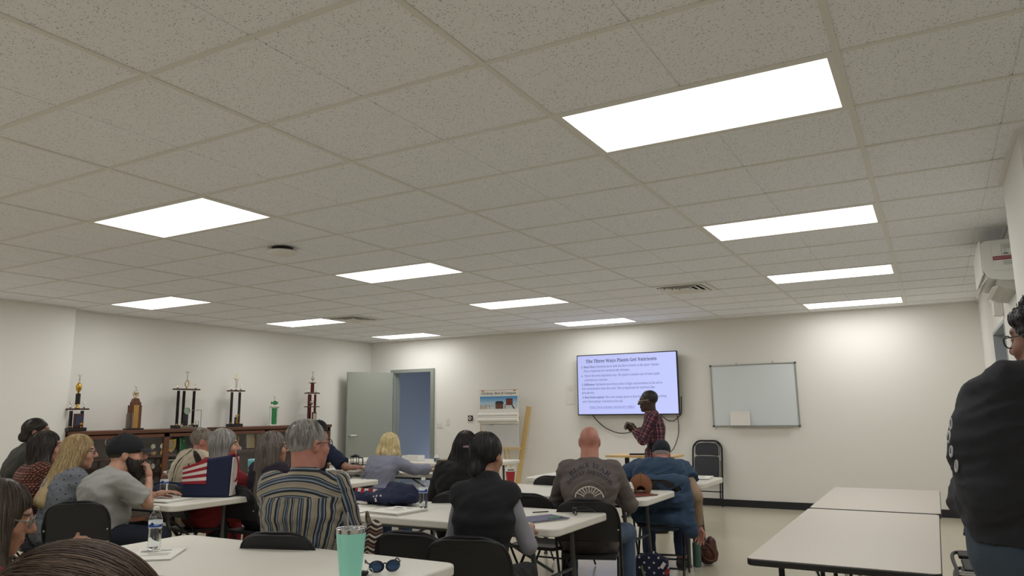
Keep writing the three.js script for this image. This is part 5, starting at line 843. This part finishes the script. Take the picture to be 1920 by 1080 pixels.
{ const t = thing('trophy', 'small green and silver trophy on the second cabinet', 'trophy', [-9.22, CT, -8.56], Math.PI / 2); part('base', rbox(.2, .018, .11, .004, 0, .009, 0), M.white, t); part('body_panel', rbox(.075, .26, .04, .01, 0, .15, 0), greenFoil, t); for (const s of [-1, 1]) { const c = part('column', cyl(.018, .018, .27, s * .07, .15, 0, 14), std(0xdfe3dc, .3, { metalness: .4 }), t); part('finial', ball(.016, s * .07, .305, 0, 10), M.silver, c); part('star', new THREE.OctahedronGeometry(.028).translate(s * .055, .36, 0), greenFoil, t); } part('medallion', cyl(.035, .035, .014, 0, .36, .01, 20, Math.PI / 2), greenFoil, t); part('figure', figure(.39, .55), M.silver, t); part('cap', rbox(.17, .02, .06, .004, 0, .295, 0), M.silver, t); }
columnTrophy('tall reddish four-column trophy with a plaque nearest the open door', -9.47, { cols: 3, w: .2, h: .53, foil: redFoil, eagles: 1, depth: [0, -.04, 0], extra: (t, y) => { part('lower_plate', rbox(.26, .016, .11, .004, 0, .3, 0), M.darkWood, t); part('column', cyl(.03, .03, .16, 0, y + .08, 0, 16), redFoil, t); part('column_cap', rbox(.09, .014, .08, .004, 0, y + .165, 0), M.darkWood, t); part('cup', cup(y + .17, .75), M.silver, t); part('figure', figure(y + .25, .75), M.silver, t); const f = part('plaque', rbox(.1, .16, .015, .004, 0, .13, .06), M.darkWood, t); part('plaque_plate', box(.066, .11, .004, 0, .13, .07), std(0xb9b19a, .4), f); part('inner_cup', cup(.3, .8), M.silver, t); } });
// things inside the cabinets
const inCab = (name, label, cat, y, z, build, x = -9.25) => { const t = thing(name, label, cat, [x, y, z], Math.PI / 2, undefined); build(t); };
const plaqueShape = (w, h) => { const s = new THREE.Shape(); s.moveTo(-w / 2, h / 2); s.quadraticCurveTo(0, h * .42, w / 2, h / 2); s.lineTo(w / 2, 0); s.quadraticCurveTo(w * .42, -h * .35, 0, -h / 2); s.quadraticCurveTo(-w * .42, -h * .35, -w / 2, 0); s.closePath(); return s; };
inCab('shield_plaque', 'gold shield plaque on the upper shelf of the first cabinet', 'plaque', .87, -6.75, (t) => { part('shield', slab(plaqueShape(.15, .19), .02, .005).translate(0, .115, 0), M.gold, t); part('inlay', slab(plaqueShape(.1, .13), .006, .002).translate(0, .12, .019), std(0xcbb98a, .4), t); part('stand', rbox(.12, .02, .07, .004, 0, .01, .01), M.darkWood, t); });
inCab('plaque', 'bright green plaque at the right end of the first cabinet', 'plaque', .87, -6.95, (t) => { part('panel', rbox(.12, .22, .015, .004, 0, .112, 0, -.08), greenFoil, t); part('medal', cyl(.02, .02, .008, 0, .17, .012, 14, Math.PI / 2), M.silver, t); });
for (const [z, l] of [[-6.48, 'left'], [-6.62, 'right']]) inCab('medal_award', `${l} of two small round silver medal awards beside the gold shield`, 'award', .87, z, (t) => { part('disc', [cyl(.034, .034, .012, 0, .115, 0, 18, Math.PI / 2), new THREE.TorusGeometry(.034, .006, 6, 18).translate(0, .115, .006)], M.silver, t); part('stand', [rbox(.07, .05, .05, .006, 0, .025, 0), cyl(.012, .008, .04, 0, .07, 0, 8)], M.gold, t); });
inCab('ring_award', 'ring-shaped silver award at the upper left of the first cabinet', 'award', .87, -5.85, (t) => { part('ring', new THREE.TorusGeometry(.045, .01, 8, 22).translate(0, .2, 0), M.silver, t); part('stand', [rod([0, .02, 0], [0, .155, 0], .01), rbox(.1, .02, .06, .004, 0, .01, 0)], M.darkWood, t); });
for (const [z, l] of [[-6.36, 'left'], [-6.8, 'right']]) inCab('framed_photo', `${l} small dark framed picture on the middle shelf of the first cabinet`, 'picture', .5, z, (t) => { part('frame', [box(.19, .015, .02, 0, .29, 0), box(.19, .015, .02, 0, .15, 0), box(.015, .15, .02, -.09, .22, 0), box(.015, .15, .02, .09, .22, 0)], M.silver, t); part('picture', box(.17, .13, .008, 0, .22, 0), std(0x2c3a36, .4), t); part('easel_back', rod([0, .2, -.01], [0, 0, -.08], .008, 6), M.darkWood, t); part('stand', [rod([-.07, .15, 0], [-.07, 0, 0], .006, 6), rod([.07, .15, 0], [.07, 0, 0], .006, 6)], M.darkWood, t); });
for (const [z, l, m] of [[-6.5, 'silver', M.silver], [-6.64, 'gold', M.gold]]) inCab('medal_award', `round ${l} medal on the middle shelf between the two framed pictures`, 'award', .5, z, (t) => { part('disc', cyl(.03, .03, .01, 0, .22, 0, 16, Math.PI / 2).scale(1, 1.25, 1).translate(0, -.05, 0), m, t); part('stand', [rod([0, 0, 0], [0, .19, 0], .008), rbox(.07, .02, .05, .004, 0, .01, 0)], M.darkWood, t); });
inCab('trophy', 'gold figure trophy behind the glass at the left of the second cabinet', 'trophy', .87, -7.9, (t) => { part('base', rbox(.09, .05, .07, .005, 0, .025, 0), marbleW, t); part('figure', figure(.05, 1.1), M.gold, t); });
for (const [z, l] of [[-8.12, 'left'], [-8.33, 'right']]) inCab('standing_plaque', `${l} of two tall cream plaques with a gold stripe in the second cabinet`, 'plaque', .87, z, (t) => { part('panel', rbox(.13, .22, .02, .004, 0, .115, 0, -.12), std(0xc9b98f, .45), t); part('stripe', rbox(.02, .225, .006, .002, .07, .115, .012, -.12), M.gold, t); part('stand', rbox(.14, .02, .06, .004, 0, .01, .01), M.darkWood, t); });
inCab('certificate', 'small cream certificate at the top of the second cabinet', 'certificate', .87, -8.56, (t) => { part('sheet', rbox(.19, .1, .008, .002, 0, .23, 0), std(0xd8cfa8, .6), t); part('stand', [rod([-.06, 0, 0], [-.06, .2, 0], .007), rod([.06, 0, 0], [.06, .2, 0], .007)], M.darkWood, t); });
inCab('framed_certificate', 'white framed certificate at the right end of the second cabinet', 'certificate', .5, -9.54, (t) => { part('frame', rbox(.16, .3, .015, .003, 0, .2, 0), M.blackPlastic, t); part('sheet', box(.13, .26, .004, 0, .2, .009), M.paper, t); part('stand', rbox(.1, .05, .08, .004, 0, .025, 0), M.darkWood, t); });
// ---------- things on the tables and the floor ----------
const TY = .741, clearGlass = phys(0xffffff, .04, { transmission: 1, thickness: 0, ior: 1.4 }), water = phys(0xf4fbff, .02, { transmission: 1, thickness: .05, ior: 1.33 });
const bottleLabel = canvasTex(512, 128, (g) => { g.fillStyle = '#e9eef2'; g.fillRect(0, 0, 512, 128); g.fillStyle = '#28489a'; g.fillRect(0, 74, 512, 44); g.fillStyle = '#6f9fd0'; g.fillRect(0, 66, 512, 8); for (const x of [60, 316]) { g.fillStyle = '#1d2f6b'; g.beginPath(); g.moveTo(x, 84); g.lineTo(x + 46, 22); g.lineTo(x + 92, 84); g.fill(); g.fillStyle = '#8fc0e6'; g.beginPath(); g.moveTo(x + 60, 84); g.lineTo(x + 92, 44); g.lineTo(x + 124, 84); g.fill(); } });
function bottle(label, x, z) {
  const t = thing('water_bottle', label, 'bottle', [x, TY, z], x * 3, 'clear plastic water bottles'), prof = [[0, .004], [.02, .002], [.028, .006], [.031, .016]];
  for (let i = 0; i < 7; i++) { const y = .022 + i * .0125; prof.push([.0315, y], [.0295, y + .006]); } prof.push([.032, .112], [.032, .146], [.0315, .152], [.026, .172], [.016, .188], [.0125, .194], [.0125, .2]);
  part('shell', lathe(prof, 28), clearGlass, t); part('water', lathe([[0, .006], [.026, .008], ...prof.slice(3, 18).map(([r, y]) => [r - .0012, y]), [.0305, .13], [0, .13]], 24), water, t);
  part('paper_label', new THREE.CylinderGeometry(.0326, .0326, .034, 32, 1, true).translate(0, .129, 0), std(0xffffff, .5, { map: bottleLabel, side: THREE.DoubleSide }), t); part('cap', cyl(.0145, .014, .015, 0, .204, 0, 20), M.white, t);
}
bottle('clear water bottle on the nearest table, in front of the bearded man', -3.42, -2.44); bottle('clear water bottle on the table between the bearded man and the striped flag bag', -5.5, -3.98); bottle('clear water bottle in the middle of the frame beside the navy bag', -3.14, -4.29);
{ const t = thing('tumbler', 'tall teal tumbler with a steel rim and clear straw on the nearest table', 'tumbler', [-2.028, TY, -2.3]);
  part('cup_body', lathe([[0, 0], [.036, 0], [.039, .006], [.045, .07], [.0575, .197], [.0575, .2]], 40), phys(0x98e4d3, .38, { clearcoat: .3 }), t); part('steel_rim', lathe([[.0575, .2], [.0582, .216], [.0575, .218], [.0545, .216], [.053, .19]], 40), M.chrome, t); part('lid', lathe([[0, .206], [.054, .206], [.055, .21], [.05, .212], [0, .21]], 36), clearGlass, t); part('straw', rod([-.004, .05, .0], [-.012, .275, .01], .0038, 10), phys(0xdfe6e8, .1, { transmission: .8, thickness: 0 }), t); }
{ const t = thing('tumbler', 'teal tumbler beside the woman with the grey bob', 'tumbler', [-6.46, TY, -5.72]); part('cup_body', lathe([[0, 0], [.03, 0], [.034, .01], [.044, .15], [.044, .165]], 28), phys(0x62b3b8, .4), t); part('lid', lathe([[.045, .165], [.045, .178], [.03, .185], [0, .183]], 28), phys(0x8ccfd0, .3), t); }
{ const t = thing('paper_cup', 'red paper cup with a white top band behind the black vest', 'cup', [-3.36, TY, -5.9]); part('cup_body', lathe([[0, 0], [.03, 0], [.042, .13], [.042, .131]], 28), std(0xa31f26, .5), t); part('top_band', lathe([[.042, .131], [.045, .16], [.046, .165], [.042, .163]], 28), M.white, t); part('lettering', [-.5, -.17, .17, .5].map((a) => rbox(.01, .012, .003, .001, Math.sin(a + .35) * .0445, .145, Math.cos(a + .35) * .0445, 0, a + .35)), M.black, t); t.rotation.y = .3; }
{ const t = thing('french_press', 'glass coffee press with a black handle and frame on the table by the open door', 'coffee press', [-6.02, TY, -6.86], .3); part('beaker', lathe([[0, .006], [.045, .006], [.047, .012], [.047, .16]], 28), clearGlass, t); part('coffee', lathe([[0, .008], [.044, .008], [.044, .05], [0, .05]], 24), std(0x4a3322, .3), t); part('frame', [new THREE.TorusGeometry(.048, .004, 6, 28).rotateX(Math.PI / 2).translate(0, .15, 0), new THREE.TorusGeometry(.048, .004, 6, 28).rotateX(Math.PI / 2).translate(0, .075, 0), new THREE.TorusGeometry(.048, .005, 6, 28).rotateX(Math.PI / 2).translate(0, .01, 0), ...[0, 1, 2, 3].map((i) => rod([Math.cos(i * 1.571) * .049, .0, Math.sin(i * 1.571) * .049], [Math.cos(i * 1.571) * .049, .155, Math.sin(i * 1.571) * .049], .004, 6))], M.black, t); part('lid', lathe([[0, .185], [.02, .182], [.05, .165], [.05, .155], [0, .155]], 28), M.black, t); part('handle', tube([[.05, .14, 0], [.09, .14, 0], [.1, .12, 0], [.1, .06, 0], [.085, .035, 0], [.05, .035, 0]], .007, 26, 8), M.black, t); }
function papers(name, label, cat, x, z, w, d, turn, o = {}) {
  const t = thing(name, label, cat, [x, TY, z], turn), n = o.n ?? 3;
  for (let i = 0; i < n; i++) part('sheet', box(w * (1 - .01 * i), .0016, d, rr(-.006, .006), .001 + i * .0026, rr(-.006, .006), 0, rr(-.03, .03), 0), o.mat ?? M.paper, t);
  if (o.print) part('printing', o.print.map(([px, pz, pw, pd]) => box(pw, .0006, pd, px, .0015 + n * .0026, pz)), std(0x6c6f74, .8), t);
  if (o.cover) part('cover', rbox(w + .006, .004, d + .006, .001, 0, -.0 + .001 + n * .0026, 0), o.cover, t);
  if (o.pen) part('pen', rod([-.05, n * .0026 + .005, .02], [.07, n * .0026 + .005, -.03], .004, 8), M.blackPlastic, t); return t;
}
const TXT = [[-.06, -.09, .05, .008], [.03, -.09, .05, .008], [-.04, -.06, .08, .006], [.02, .0, .1, .004], [0, .04, .14, .004]];
papers('handout', 'stapled white handout lying under the water bottle on the nearest table', 'paper', -3.3, -2.36, .216, .28, .7, { print: TXT });
papers('handout', 'white printed handout left of the water bottle beside the navy bag', 'paper', -3.22, -4.1, .3, .3, -.1, { n: 6, print: TXT });
papers('handout', 'white handout with a black pen mark beside the striped-shirt man', 'paper', -3.52, -4.0, .22, .28, .15, { print: [[.02, .05, .09, .018]] });
papers('handout', 'white handouts spread before the striped flag bag', 'paper', -5.32, -3.86, .34, .26, .15, { n: 5, print: [[-.1, -.05, .08, .05], [.04, 0, .1, .01]] });
papers('notebook', 'purple notebook with a white cover line beside the black vest', 'notebook', -2.17, -4.2, .2, .27, -.5, { cover: std(0x3b3a63, .5), print: [[0, -.07, .1, .014]] });
papers('notebook', 'open white notebook on the front-row table beside the blue hooded shirt', 'notebook', -2.06, -7.3, .25, .32, .1, { n: 5, print: TXT });
papers('notepad', 'white notepad with a black pen beside the coffee press', 'notepad', -5.82, -6.95, .26, .3, .1, { n: 4, pen: 1 });
papers('notepad', 'white notepad the blonde woman is writing on', 'notepad', -4.92, -7.05, .24, .3, -.2, { n: 4, print: TXT });
papers('booklet', 'red and brown printed booklet beside the brown cap', 'booklet', -2.06, -5.66, .14, .24, -.5, { n: 2, cover: std(0x6b2f28, .4), print: [[0, 0, .09, .03], [.02, .06, .05, .02]] });
{ const t = thing('crumpled_tissue', 'crumpled white tissue between the bald man and the brown cap', 'tissue', [-2.2, TY, -5.78]); part('tissue', meshField([P.e(V(0, .035, 0), [.045, .035, .04], .02), P.e(V(.02, .06, .01), [.02, .03, .02], .02)], .006, (x, y, z) => -.012 * noise(x * 45, y * 45, z * 45)), M.paper, t); }
{ const t = thing('pump_bottle', 'clear pump bottle with a blue label on the table by the open door', 'bottle', [-5.9, TY, -8.36]); part('bottle_body', lathe([[0, 0], [.034, 0], [.038, .01], [.038, .07], [.03, .095], [.014, .11], [.014, .12]], 24), phys(0xf0f5f8, .08, { transmission: .9, thickness: .02, ior: 1.35 }), t); part('blue_label', new THREE.CylinderGeometry(.0386, .0386, .035, 28, 1, true).translate(0, .03, 0), std(0x2c4d8c, .5, { side: THREE.DoubleSide }), t); part('pump', [cyl(.013, .013, .02, 0, .13, 0, 14), cyl(.004, .004, .04, 0, .155, 0, 8), rbox(.05, .012, .016, .004, .015, .178, 0)], M.white, t); }
{ const t = thing('paper_box', 'low white open paper box on the table by the open door', 'box', [-6.4, TY, -8.5], .1); part('wall', [box(.26, .07, .004, 0, .036, -.09), box(.26, .07, .004, 0, .036, .09), box(.004, .07, .18, -.13, .036, 0), box(.004, .07, .18, .13, .036, 0)], M.white, t); part('bottom', box(.26, .004, .18, 0, .003, 0), M.white, t); part('contents', box(.22, .05, .15, 0, .04, 0), M.paper, t); }
{ const t = thing('document_tray', 'tan desk tray with dark slots at the end of the blonde woman table', 'tray', [-4.98, TY, -7.36], -.1); part('shell', [rbox(.3, .012, .22, .004, 0, .112, 0), rbox(.3, .012, .22, .004, 0, .006, 0), rbox(.012, .11, .22, .004, -.145, .058, 0), rbox(.012, .11, .22, .004, .145, .058, 0)], std(0x9b8d76, .6), t); part('divider', rbox(.28, .006, .21, .002, 0, .06, 0), M.blackPlastic, t); part('sheets', box(.24, .02, .19, 0, .024, .005), M.paper, t); }
function sunglasses(label, x, z, turn, lens, flip) {
  const t = thing('sunglasses', label, 'sunglasses', [x, TY, z], turn), g = new THREE.Group(); const rimM = M.black;
  const y = .026, f = [];
  for (const e of [-1, 1]) { const p = []; for (let i = 0; i < 14; i++) { const a = i / 14 * 6.283; p.push(V(e * .034 + Math.cos(a) * .029, y + Math.sin(a) * .022, .012 * Math.abs(e * .034 + Math.cos(a) * .029) / .06)); } f.push(tube(p, .0032, 30, 6, true)); }
  f.push(tube([[-.01, y + .01, 0], [0, y + .014, -.003], [.01, y + .01, 0]], .003, 6, 6)); part('frame', f, rimM, t);
  for (const e of [-1, 1]) { part('temple', tube([[e * .062, y + .012, .012], [e * .068, y + .012, .03], [e * .068, y + .012, .1], [e * .062, y - .006, .135]], .0032, 16, 6), rimM, t); part('lens', new THREE.SphereGeometry(.028, 16, 10).scale(1, .76, .12).translate(e * .034, y, .006), lens, t); }
}
const mirrorBlue = phys(0x16406a, .06, { metalness: .85, clearcoat: 1 }), darkLens = phys(0x0b0c0f, .08, { clearcoat: 1 });
sunglasses('black sunglasses with mirrored blue lenses on the nearest table', -2.06, -2.55, -2.3, mirrorBlue); sunglasses('black sunglasses on the table end beside the green marker', -2.08, -4.46, 2.2, darkLens);
{ const t = thing('key_fob', 'black car key fob lying left of the mirrored sunglasses', 'key fob', [-2.12, TY, -2.47], .5); part('case', rbox(.06, .016, .032, .007, 0, .009, 0), M.blackPlastic, t); part('ring', new THREE.TorusGeometry(.013, .0016, 6, 20).translate(.036, .014, 0), M.chrome, t); part('button', [rbox(.012, .004, .014, .002, -.012, .018, 0), rbox(.012, .004, .014, .002, .008, .018, 0)], M.greyMetal, t); }
{ const t = thing('marker_pen', 'short green marker pen near the table end', 'marker', [-2.09, TY, -4.22], 1.1); part('barrel', rod([-.05, .009, 0], [.03, .009, 0], .0085, 14), std(0x2f7a45, .4), t); part('cap', rod([.03, .009, 0], [.055, .009, 0], .0092, 14), std(0x1f4f30, .4), t); }
tag(part('pen', rod([-2.33, TY + .012, -4.38], [-2.28, TY + .006, -4.5], .004, 8), M.blackPlastic, scene), 'black pen at the upper edge of the purple notebook', 'pen');
{ // brown cap on the table
  const t = thing('baseball_cap', 'brown suede baseball cap resting on the table end beside the bald man', 'cap', [-2.13, TY, -5.87], .34), sm = CLOTH(0x7a4f33, { sheen: .5 });
  const g = meshField([P.e(V(0, .055, 0), [.09, .095, .1], .02), P.e(V(0, -.1, 0), [.3, .1, .3], .006, { sub: 1 }), P.e(V(0, .03, .1), [.034, .03, .04], .008, { sub: 1 }), P.e(V(0, .04, .0), [.08, .085, .09], .004, { sub: 1 })], .005); planarUV(g, 'x', 'y', 3); part('crown', g, sm, t);
  const b = new THREE.SphereGeometry(.09, 22, 12), p = b.attributes.position; for (let i = 0; i < p.count; i++) { const x = p.getX(i), z = p.getZ(i); p.setXYZ(i, x * .85, .014 + p.getY(i) * .05 - x * x * 1.2 + .008, -.09 + (z > 0 ? z * .05 : z * .9)); } b.computeVertexNormals(); part('brim', b, sm, t);
  for (let i = 0; i < 6; i++) { const a = i / 6 * 6.283 + .5, q = []; for (let k = 0; k <= 6; k++) { const e = k / 6 * 1.3 + .2; q.push(V(Math.cos(a) * Math.cos(e) * .0915, .055 + Math.sin(e) * .0965, Math.sin(a) * Math.cos(e) * .1015)); } part('seam', tube(q, .0013, 12, 4), std(0x5c3a25, .8), t); }
  part('button', ball(.008, 0, .151, 0, 8), sm, t); part('strap', tube([[-.04, .02, .088], [0, .018, .101], [.04, .02, .088]], .009, 12, 6), std(0x5c3a25, .7), t);
}
// ---------- bags ----------
const navy = CLOTH(0x1b2240), flagRed = CLOTH(0x96222c), flagWhite = CLOTH(0xd5ccc8);
const star = (x, y, z, r, ry = 0, rx = 0) => { const s = new THREE.Shape(); for (let i = 0; i < 10; i++) { const a = i * .6283 + 1.5708, q = i % 2 ? r * .42 : r; i ? s.lineTo(Math.cos(a) * q, Math.sin(a) * q) : s.moveTo(Math.cos(a) * q, Math.sin(a) * q); } return at(slab(s, .003), x, y, z, rx, ry); };
{ // tote standing on the left table
  const t = thing('tote_bag', 'navy tote bag with red and white stripes standing upright on the left table', 'bag', [-5.19, TY, -4.13], .42); t.scale.set(.79, 1.02, .9);
  const front = poly([[-.27, 0], [.24, 0], [.26, .33], [.0, .30], [-.245, .235]]);
  part('body', planarUV(slab(front, .15, .02).translate(0, 0, -.16), 'x', 'y', 4), navy, t); part('side_gusset', rbox(.01, .30, .12, .004, .255, .16, -.085, 0, 0, -.06), flagWhite, t);
  const L = (u, v) => { const x = lerp(-.258, -.0, u), yb = .105 + .0 * u, yt = lerp(.232, .298, u); return V(x, lerp(yb, yt, v), -.0); };
  for (let i = 0; i < 7; i++) { const s = new THREE.Shape(), a = L(0, i / 7), b = L(1, i / 7), c = L(1, (i + 1) / 7), d = L(0, (i + 1) / 7); s.moveTo(a.x, a.y); s.lineTo(b.x, b.y); s.lineTo(c.x, c.y); s.lineTo(d.x, d.y); s.closePath(); part('stripe', slab(s, .005).translate(0, 0, -.009), i % 2 ? flagWhite : flagRed, t); }
  part('handle', tube([[.2, .325, -.05], [.27, .33, -.06], [.3, .25, -.07], [.29, .15, -.08], [.265, .12, -.09]], .009, 24, 6), flagRed, t);
  const f = thing('folded_cloth', 'navy cloth bag lying flat left of the upright striped bag', 'bag', [-5.85, TY, -4.3], .1); const g = meshField([P.e(V(0, .03, 0), [.26, .035, .12], .02), P.e(V(.1, .05, -.02), [.14, .035, .08], .02)], .012, (x, y, z) => -.012 * noise(x * 14, y * 20, z * 18)); planarUV(g, 'x', 'z', 4); part('cloth', g, navy, f); part('strap', tube([[-.2, .06, 0], [-.1, .08, .06], [.05, .085, .05], [.16, .07, .02]], .009, 24, 6), navy, f);
}
{ // navy bag lying on the middle table
  const t = thing('tote_bag', 'navy bag with red stripes and white stars lying crumpled on a table', 'bag', [-3.57, TY, -4.44], -.2); t.scale.set(1.05, .84, 1);
  const g = meshField([P.e(V(.02, .06, 0), [.26, .06, .15], .03), P.e(V(.12, .1, -.02), [.15, .06, .1], .04), P.e(V(-.18, .06, .03), [.12, .055, .1], .03), P.c(V(.0, .15, -.02), V(.2, .12, -.02), .03, .04, .04)], .01, (x, y, z) => { const n = 1 - Math.abs(noise(x * 9 + y * 12, y * 10, z * 12)); return -.022 * (n * n * n - .35); }); planarUV(g, 'x', 'z', 4); part('body', g, navy, t);
  for (let i = 0; i < 6; i++) part('stripe', at(slab(poly([[-.02, 0], [.02, 0], [.02, .085], [-.02, .085]]), .008, .002), -.235 + i * .038, .045, .10 + .012 * Math.sin(i * .7), -.25, .08), i % 2 ? flagWhite : flagRed, t);
  for (const [x, y, z] of [[.02, .075, .15], [.045, .06, .152], [.05, .085, .147], [.085, .088, .14], [.055, .045, .156]]) part('star', star(x, y, z, .012, .1, -.3), flagWhite, t);
  part('lining', meshField([P.e(V(-.14, .012, .125), [.07, .012, .025], .01)], .008, (x, y, z) => -.01 * noise(x * 30, y * 30, z * 30)), flagWhite, t);
}
const starCloth = patterned(256, 256, [.075, .075], (g) => { g.fillStyle = '#1b2038'; g.fillRect(0, 0, 256, 256); g.fillStyle = '#d8d4cf'; for (const [cx, cy] of [[64, 64], [192, 192]]) { g.beginPath(); for (let i = 0; i < 10; i++) { const a = i * .6283 - 1.5708, q = i % 2 ? 17 : 40; g[i ? 'lineTo' : 'moveTo'](cx + Math.cos(a) * q, cy + Math.sin(a) * q); } g.fill(); } });
{ const t = thing('tote_bag', 'dark bag printed with white stars standing on the floor under the table', 'bag', [-2.1, 0, -5.98], .3);
  part('body', planarUV(slab(poly([[-.14, .004], [.14, .004], [.13, .22], [.02, .275], [-.12, .24]]), .13, .02).rotateX(-.06), 'x', 'y'), starCloth, t);
  for (let i = 0; i < 3; i++) part('stripe', at(slab(poly([[-.014, 0], [.014, 0], [.014, .05], [-.014, .05]]), .006, .001), .075 + i * .03, .17 - i * .045, .132 + .004 * i, 0, 0, -.6), i % 2 ? flagRed : flagWhite, t);
  part('handle', tube([[-.08, .18, .12], [-.05, .1, .15], [.02, .07, .15], [.06, .0, .15]], .01, 24, 6), CLOTH(0x5d6b4a), t); part('handle', tube([[-.09, .19, .06], [-.04, .26, .06], [.05, .25, .06], [.08, .2, .06]], .009, 24, 6), navy, t); }
{ const t = thing('handbag', 'brown leather bag on the floor under the blue-shirted man reaching hand', 'bag', [-1.93, 0, -7.02], .2), lm = phys(0x4a2519, .5, { clearcoat: .15 });
  const g = meshField([P.e(V(0, .1, 0), [.095, .1, .07], .03), P.e(V(.03, .19, 0), [.05, .06, .04], .03), P.e(V(0, -.3, 0), [1, .305, 1], .01, { sub: 1 })], .008, (x, y, z) => -.008 * noise(x * 22, y * 18, z * 22)); planarUV(g, 'x', 'y'); part('body', g, lm, t); part('strap', tube([[-.08, .17, .03], [-.02, .2, .06], [.04, .16, .075], [.07, .08, .07], [.03, .05, .08], [-.03, .08, .08], [-.05, .14, .07]], .006, 36, 6), std(0x6b3a28, .5), t); part('flap', rbox(.12, .05, .02, .008, 0, .165, .055, -.3), lm, t); }
{ const t = thing('water_bottle', 'green metal water bottle with a black lid standing beside the brown leather bag', 'bottle', [-1.995, 0, -6.9]); part('bottle_body', lathe([[0, 0], [.034, 0], [.038, .006], [.038, .19], [.034, .21], [.026, .222]], 28), phys(0x4c6a60, .45), t); part('lid', lathe([[.028, .22], [.029, .25], [.024, .262], [0, .262]], 24), M.blackPlastic, t); part('loop', new THREE.TorusGeometry(.024, .006, 8, 20).translate(0, .275, 0), M.blackPlastic, t); }
{ const zig = patterned(128, 128, [.06, .06], (g) => { g.fillStyle = '#2a2526'; g.fillRect(0, 0, 128, 128); g.lineWidth = 16; [['#b6a692', 20], ['#7a5548', 62], ['#c7bcae', 100]].forEach(([c, y]) => { g.strokeStyle = c; for (const o of [-128, 0, 128]) { g.beginPath(); g.moveTo(0, y + o); g.lineTo(64, y + 40 + o); g.lineTo(128, y + o); g.stroke(); } }); });
  const t = thing('woven_bag', 'woven zigzag patterned bag hanging between the striped shirt and the empty chair', 'bag', [-2.66, .52, -3.2], .2); const g = meshField([P.e(V(0, .14, 0), [.05, .15, .08], .03), P.e(V(0, .26, 0), [.035, .06, .05], .03)], .01, (x, y, z) => -.006 * noise(x * 20, y * 20, z * 20)); planarUV(g, 'x', 'y'); part('body', g, zig, t); part('strap', tube([[0, .3, .04], [-.03, .36, .03], [-.06, .3, -.03], [0, .26, -.04]], .007, 24, 6), zig, t); }
{ // light grey chair with a patterned backpack
  const c = makeChair('light grey folding chair left of the blonde woman, with a patterned bag', [lightMetal, std(0x8b8a83, .5)]); c.position.set(-5.4, 0, -6.12); c.rotation.y = -.12; c.children.filter((q) => q.name === 'backrest').forEach((q) => { q.scale.set(.92, .6, 1); q.position.y = .32; q.position.z = .055; });
  const pat = patterned(128, 128, [.1, .1], (g) => { g.fillStyle = '#23242c'; g.fillRect(0, 0, 128, 128); g.lineWidth = 7; g.strokeStyle = '#a9a49c'; for (let i = -128; i < 256; i += 32) { g.beginPath(); g.moveTo(i, 0); g.lineTo(i + 64, 128); g.stroke(); } g.strokeStyle = '#6d4a44'; g.lineWidth = 5; g.beginPath(); g.arc(64, 64, 30, 0, 7); g.stroke(); });
  const t = thing('backpack', 'black and white patterned backpack hanging on the light grey chair', 'bag', [-5.2, .38, -5.95], -.12); const g = meshField([P.e(V(0, .15, 0), [.15, .15, .05], .03), P.e(V(.17, .24, .0), [.09, .12, .045], .03)], .012, (x, y, z) => -.01 * noise(x * 14, y * 14, z * 14)); planarUV(g, 'x', 'y'); part('body', g, pat, t); part('strap', tube([[-.1, .3, .02], [-.08, .38, -.01], [0, .4, -.04], [.08, .36, -.02], [.1, .28, .02]], .01, 28, 6), pat, t); part('pocket', rbox(.2, .12, .03, .012, 0, .1, .065), pat, t); }
scene.traverse((o) => { if (o.isMesh) { o.castShadow = true; o.receiveShadow = true; } if (o.isRectAreaLight) o.castShadow = true; });
renderer.render(scene, camera);
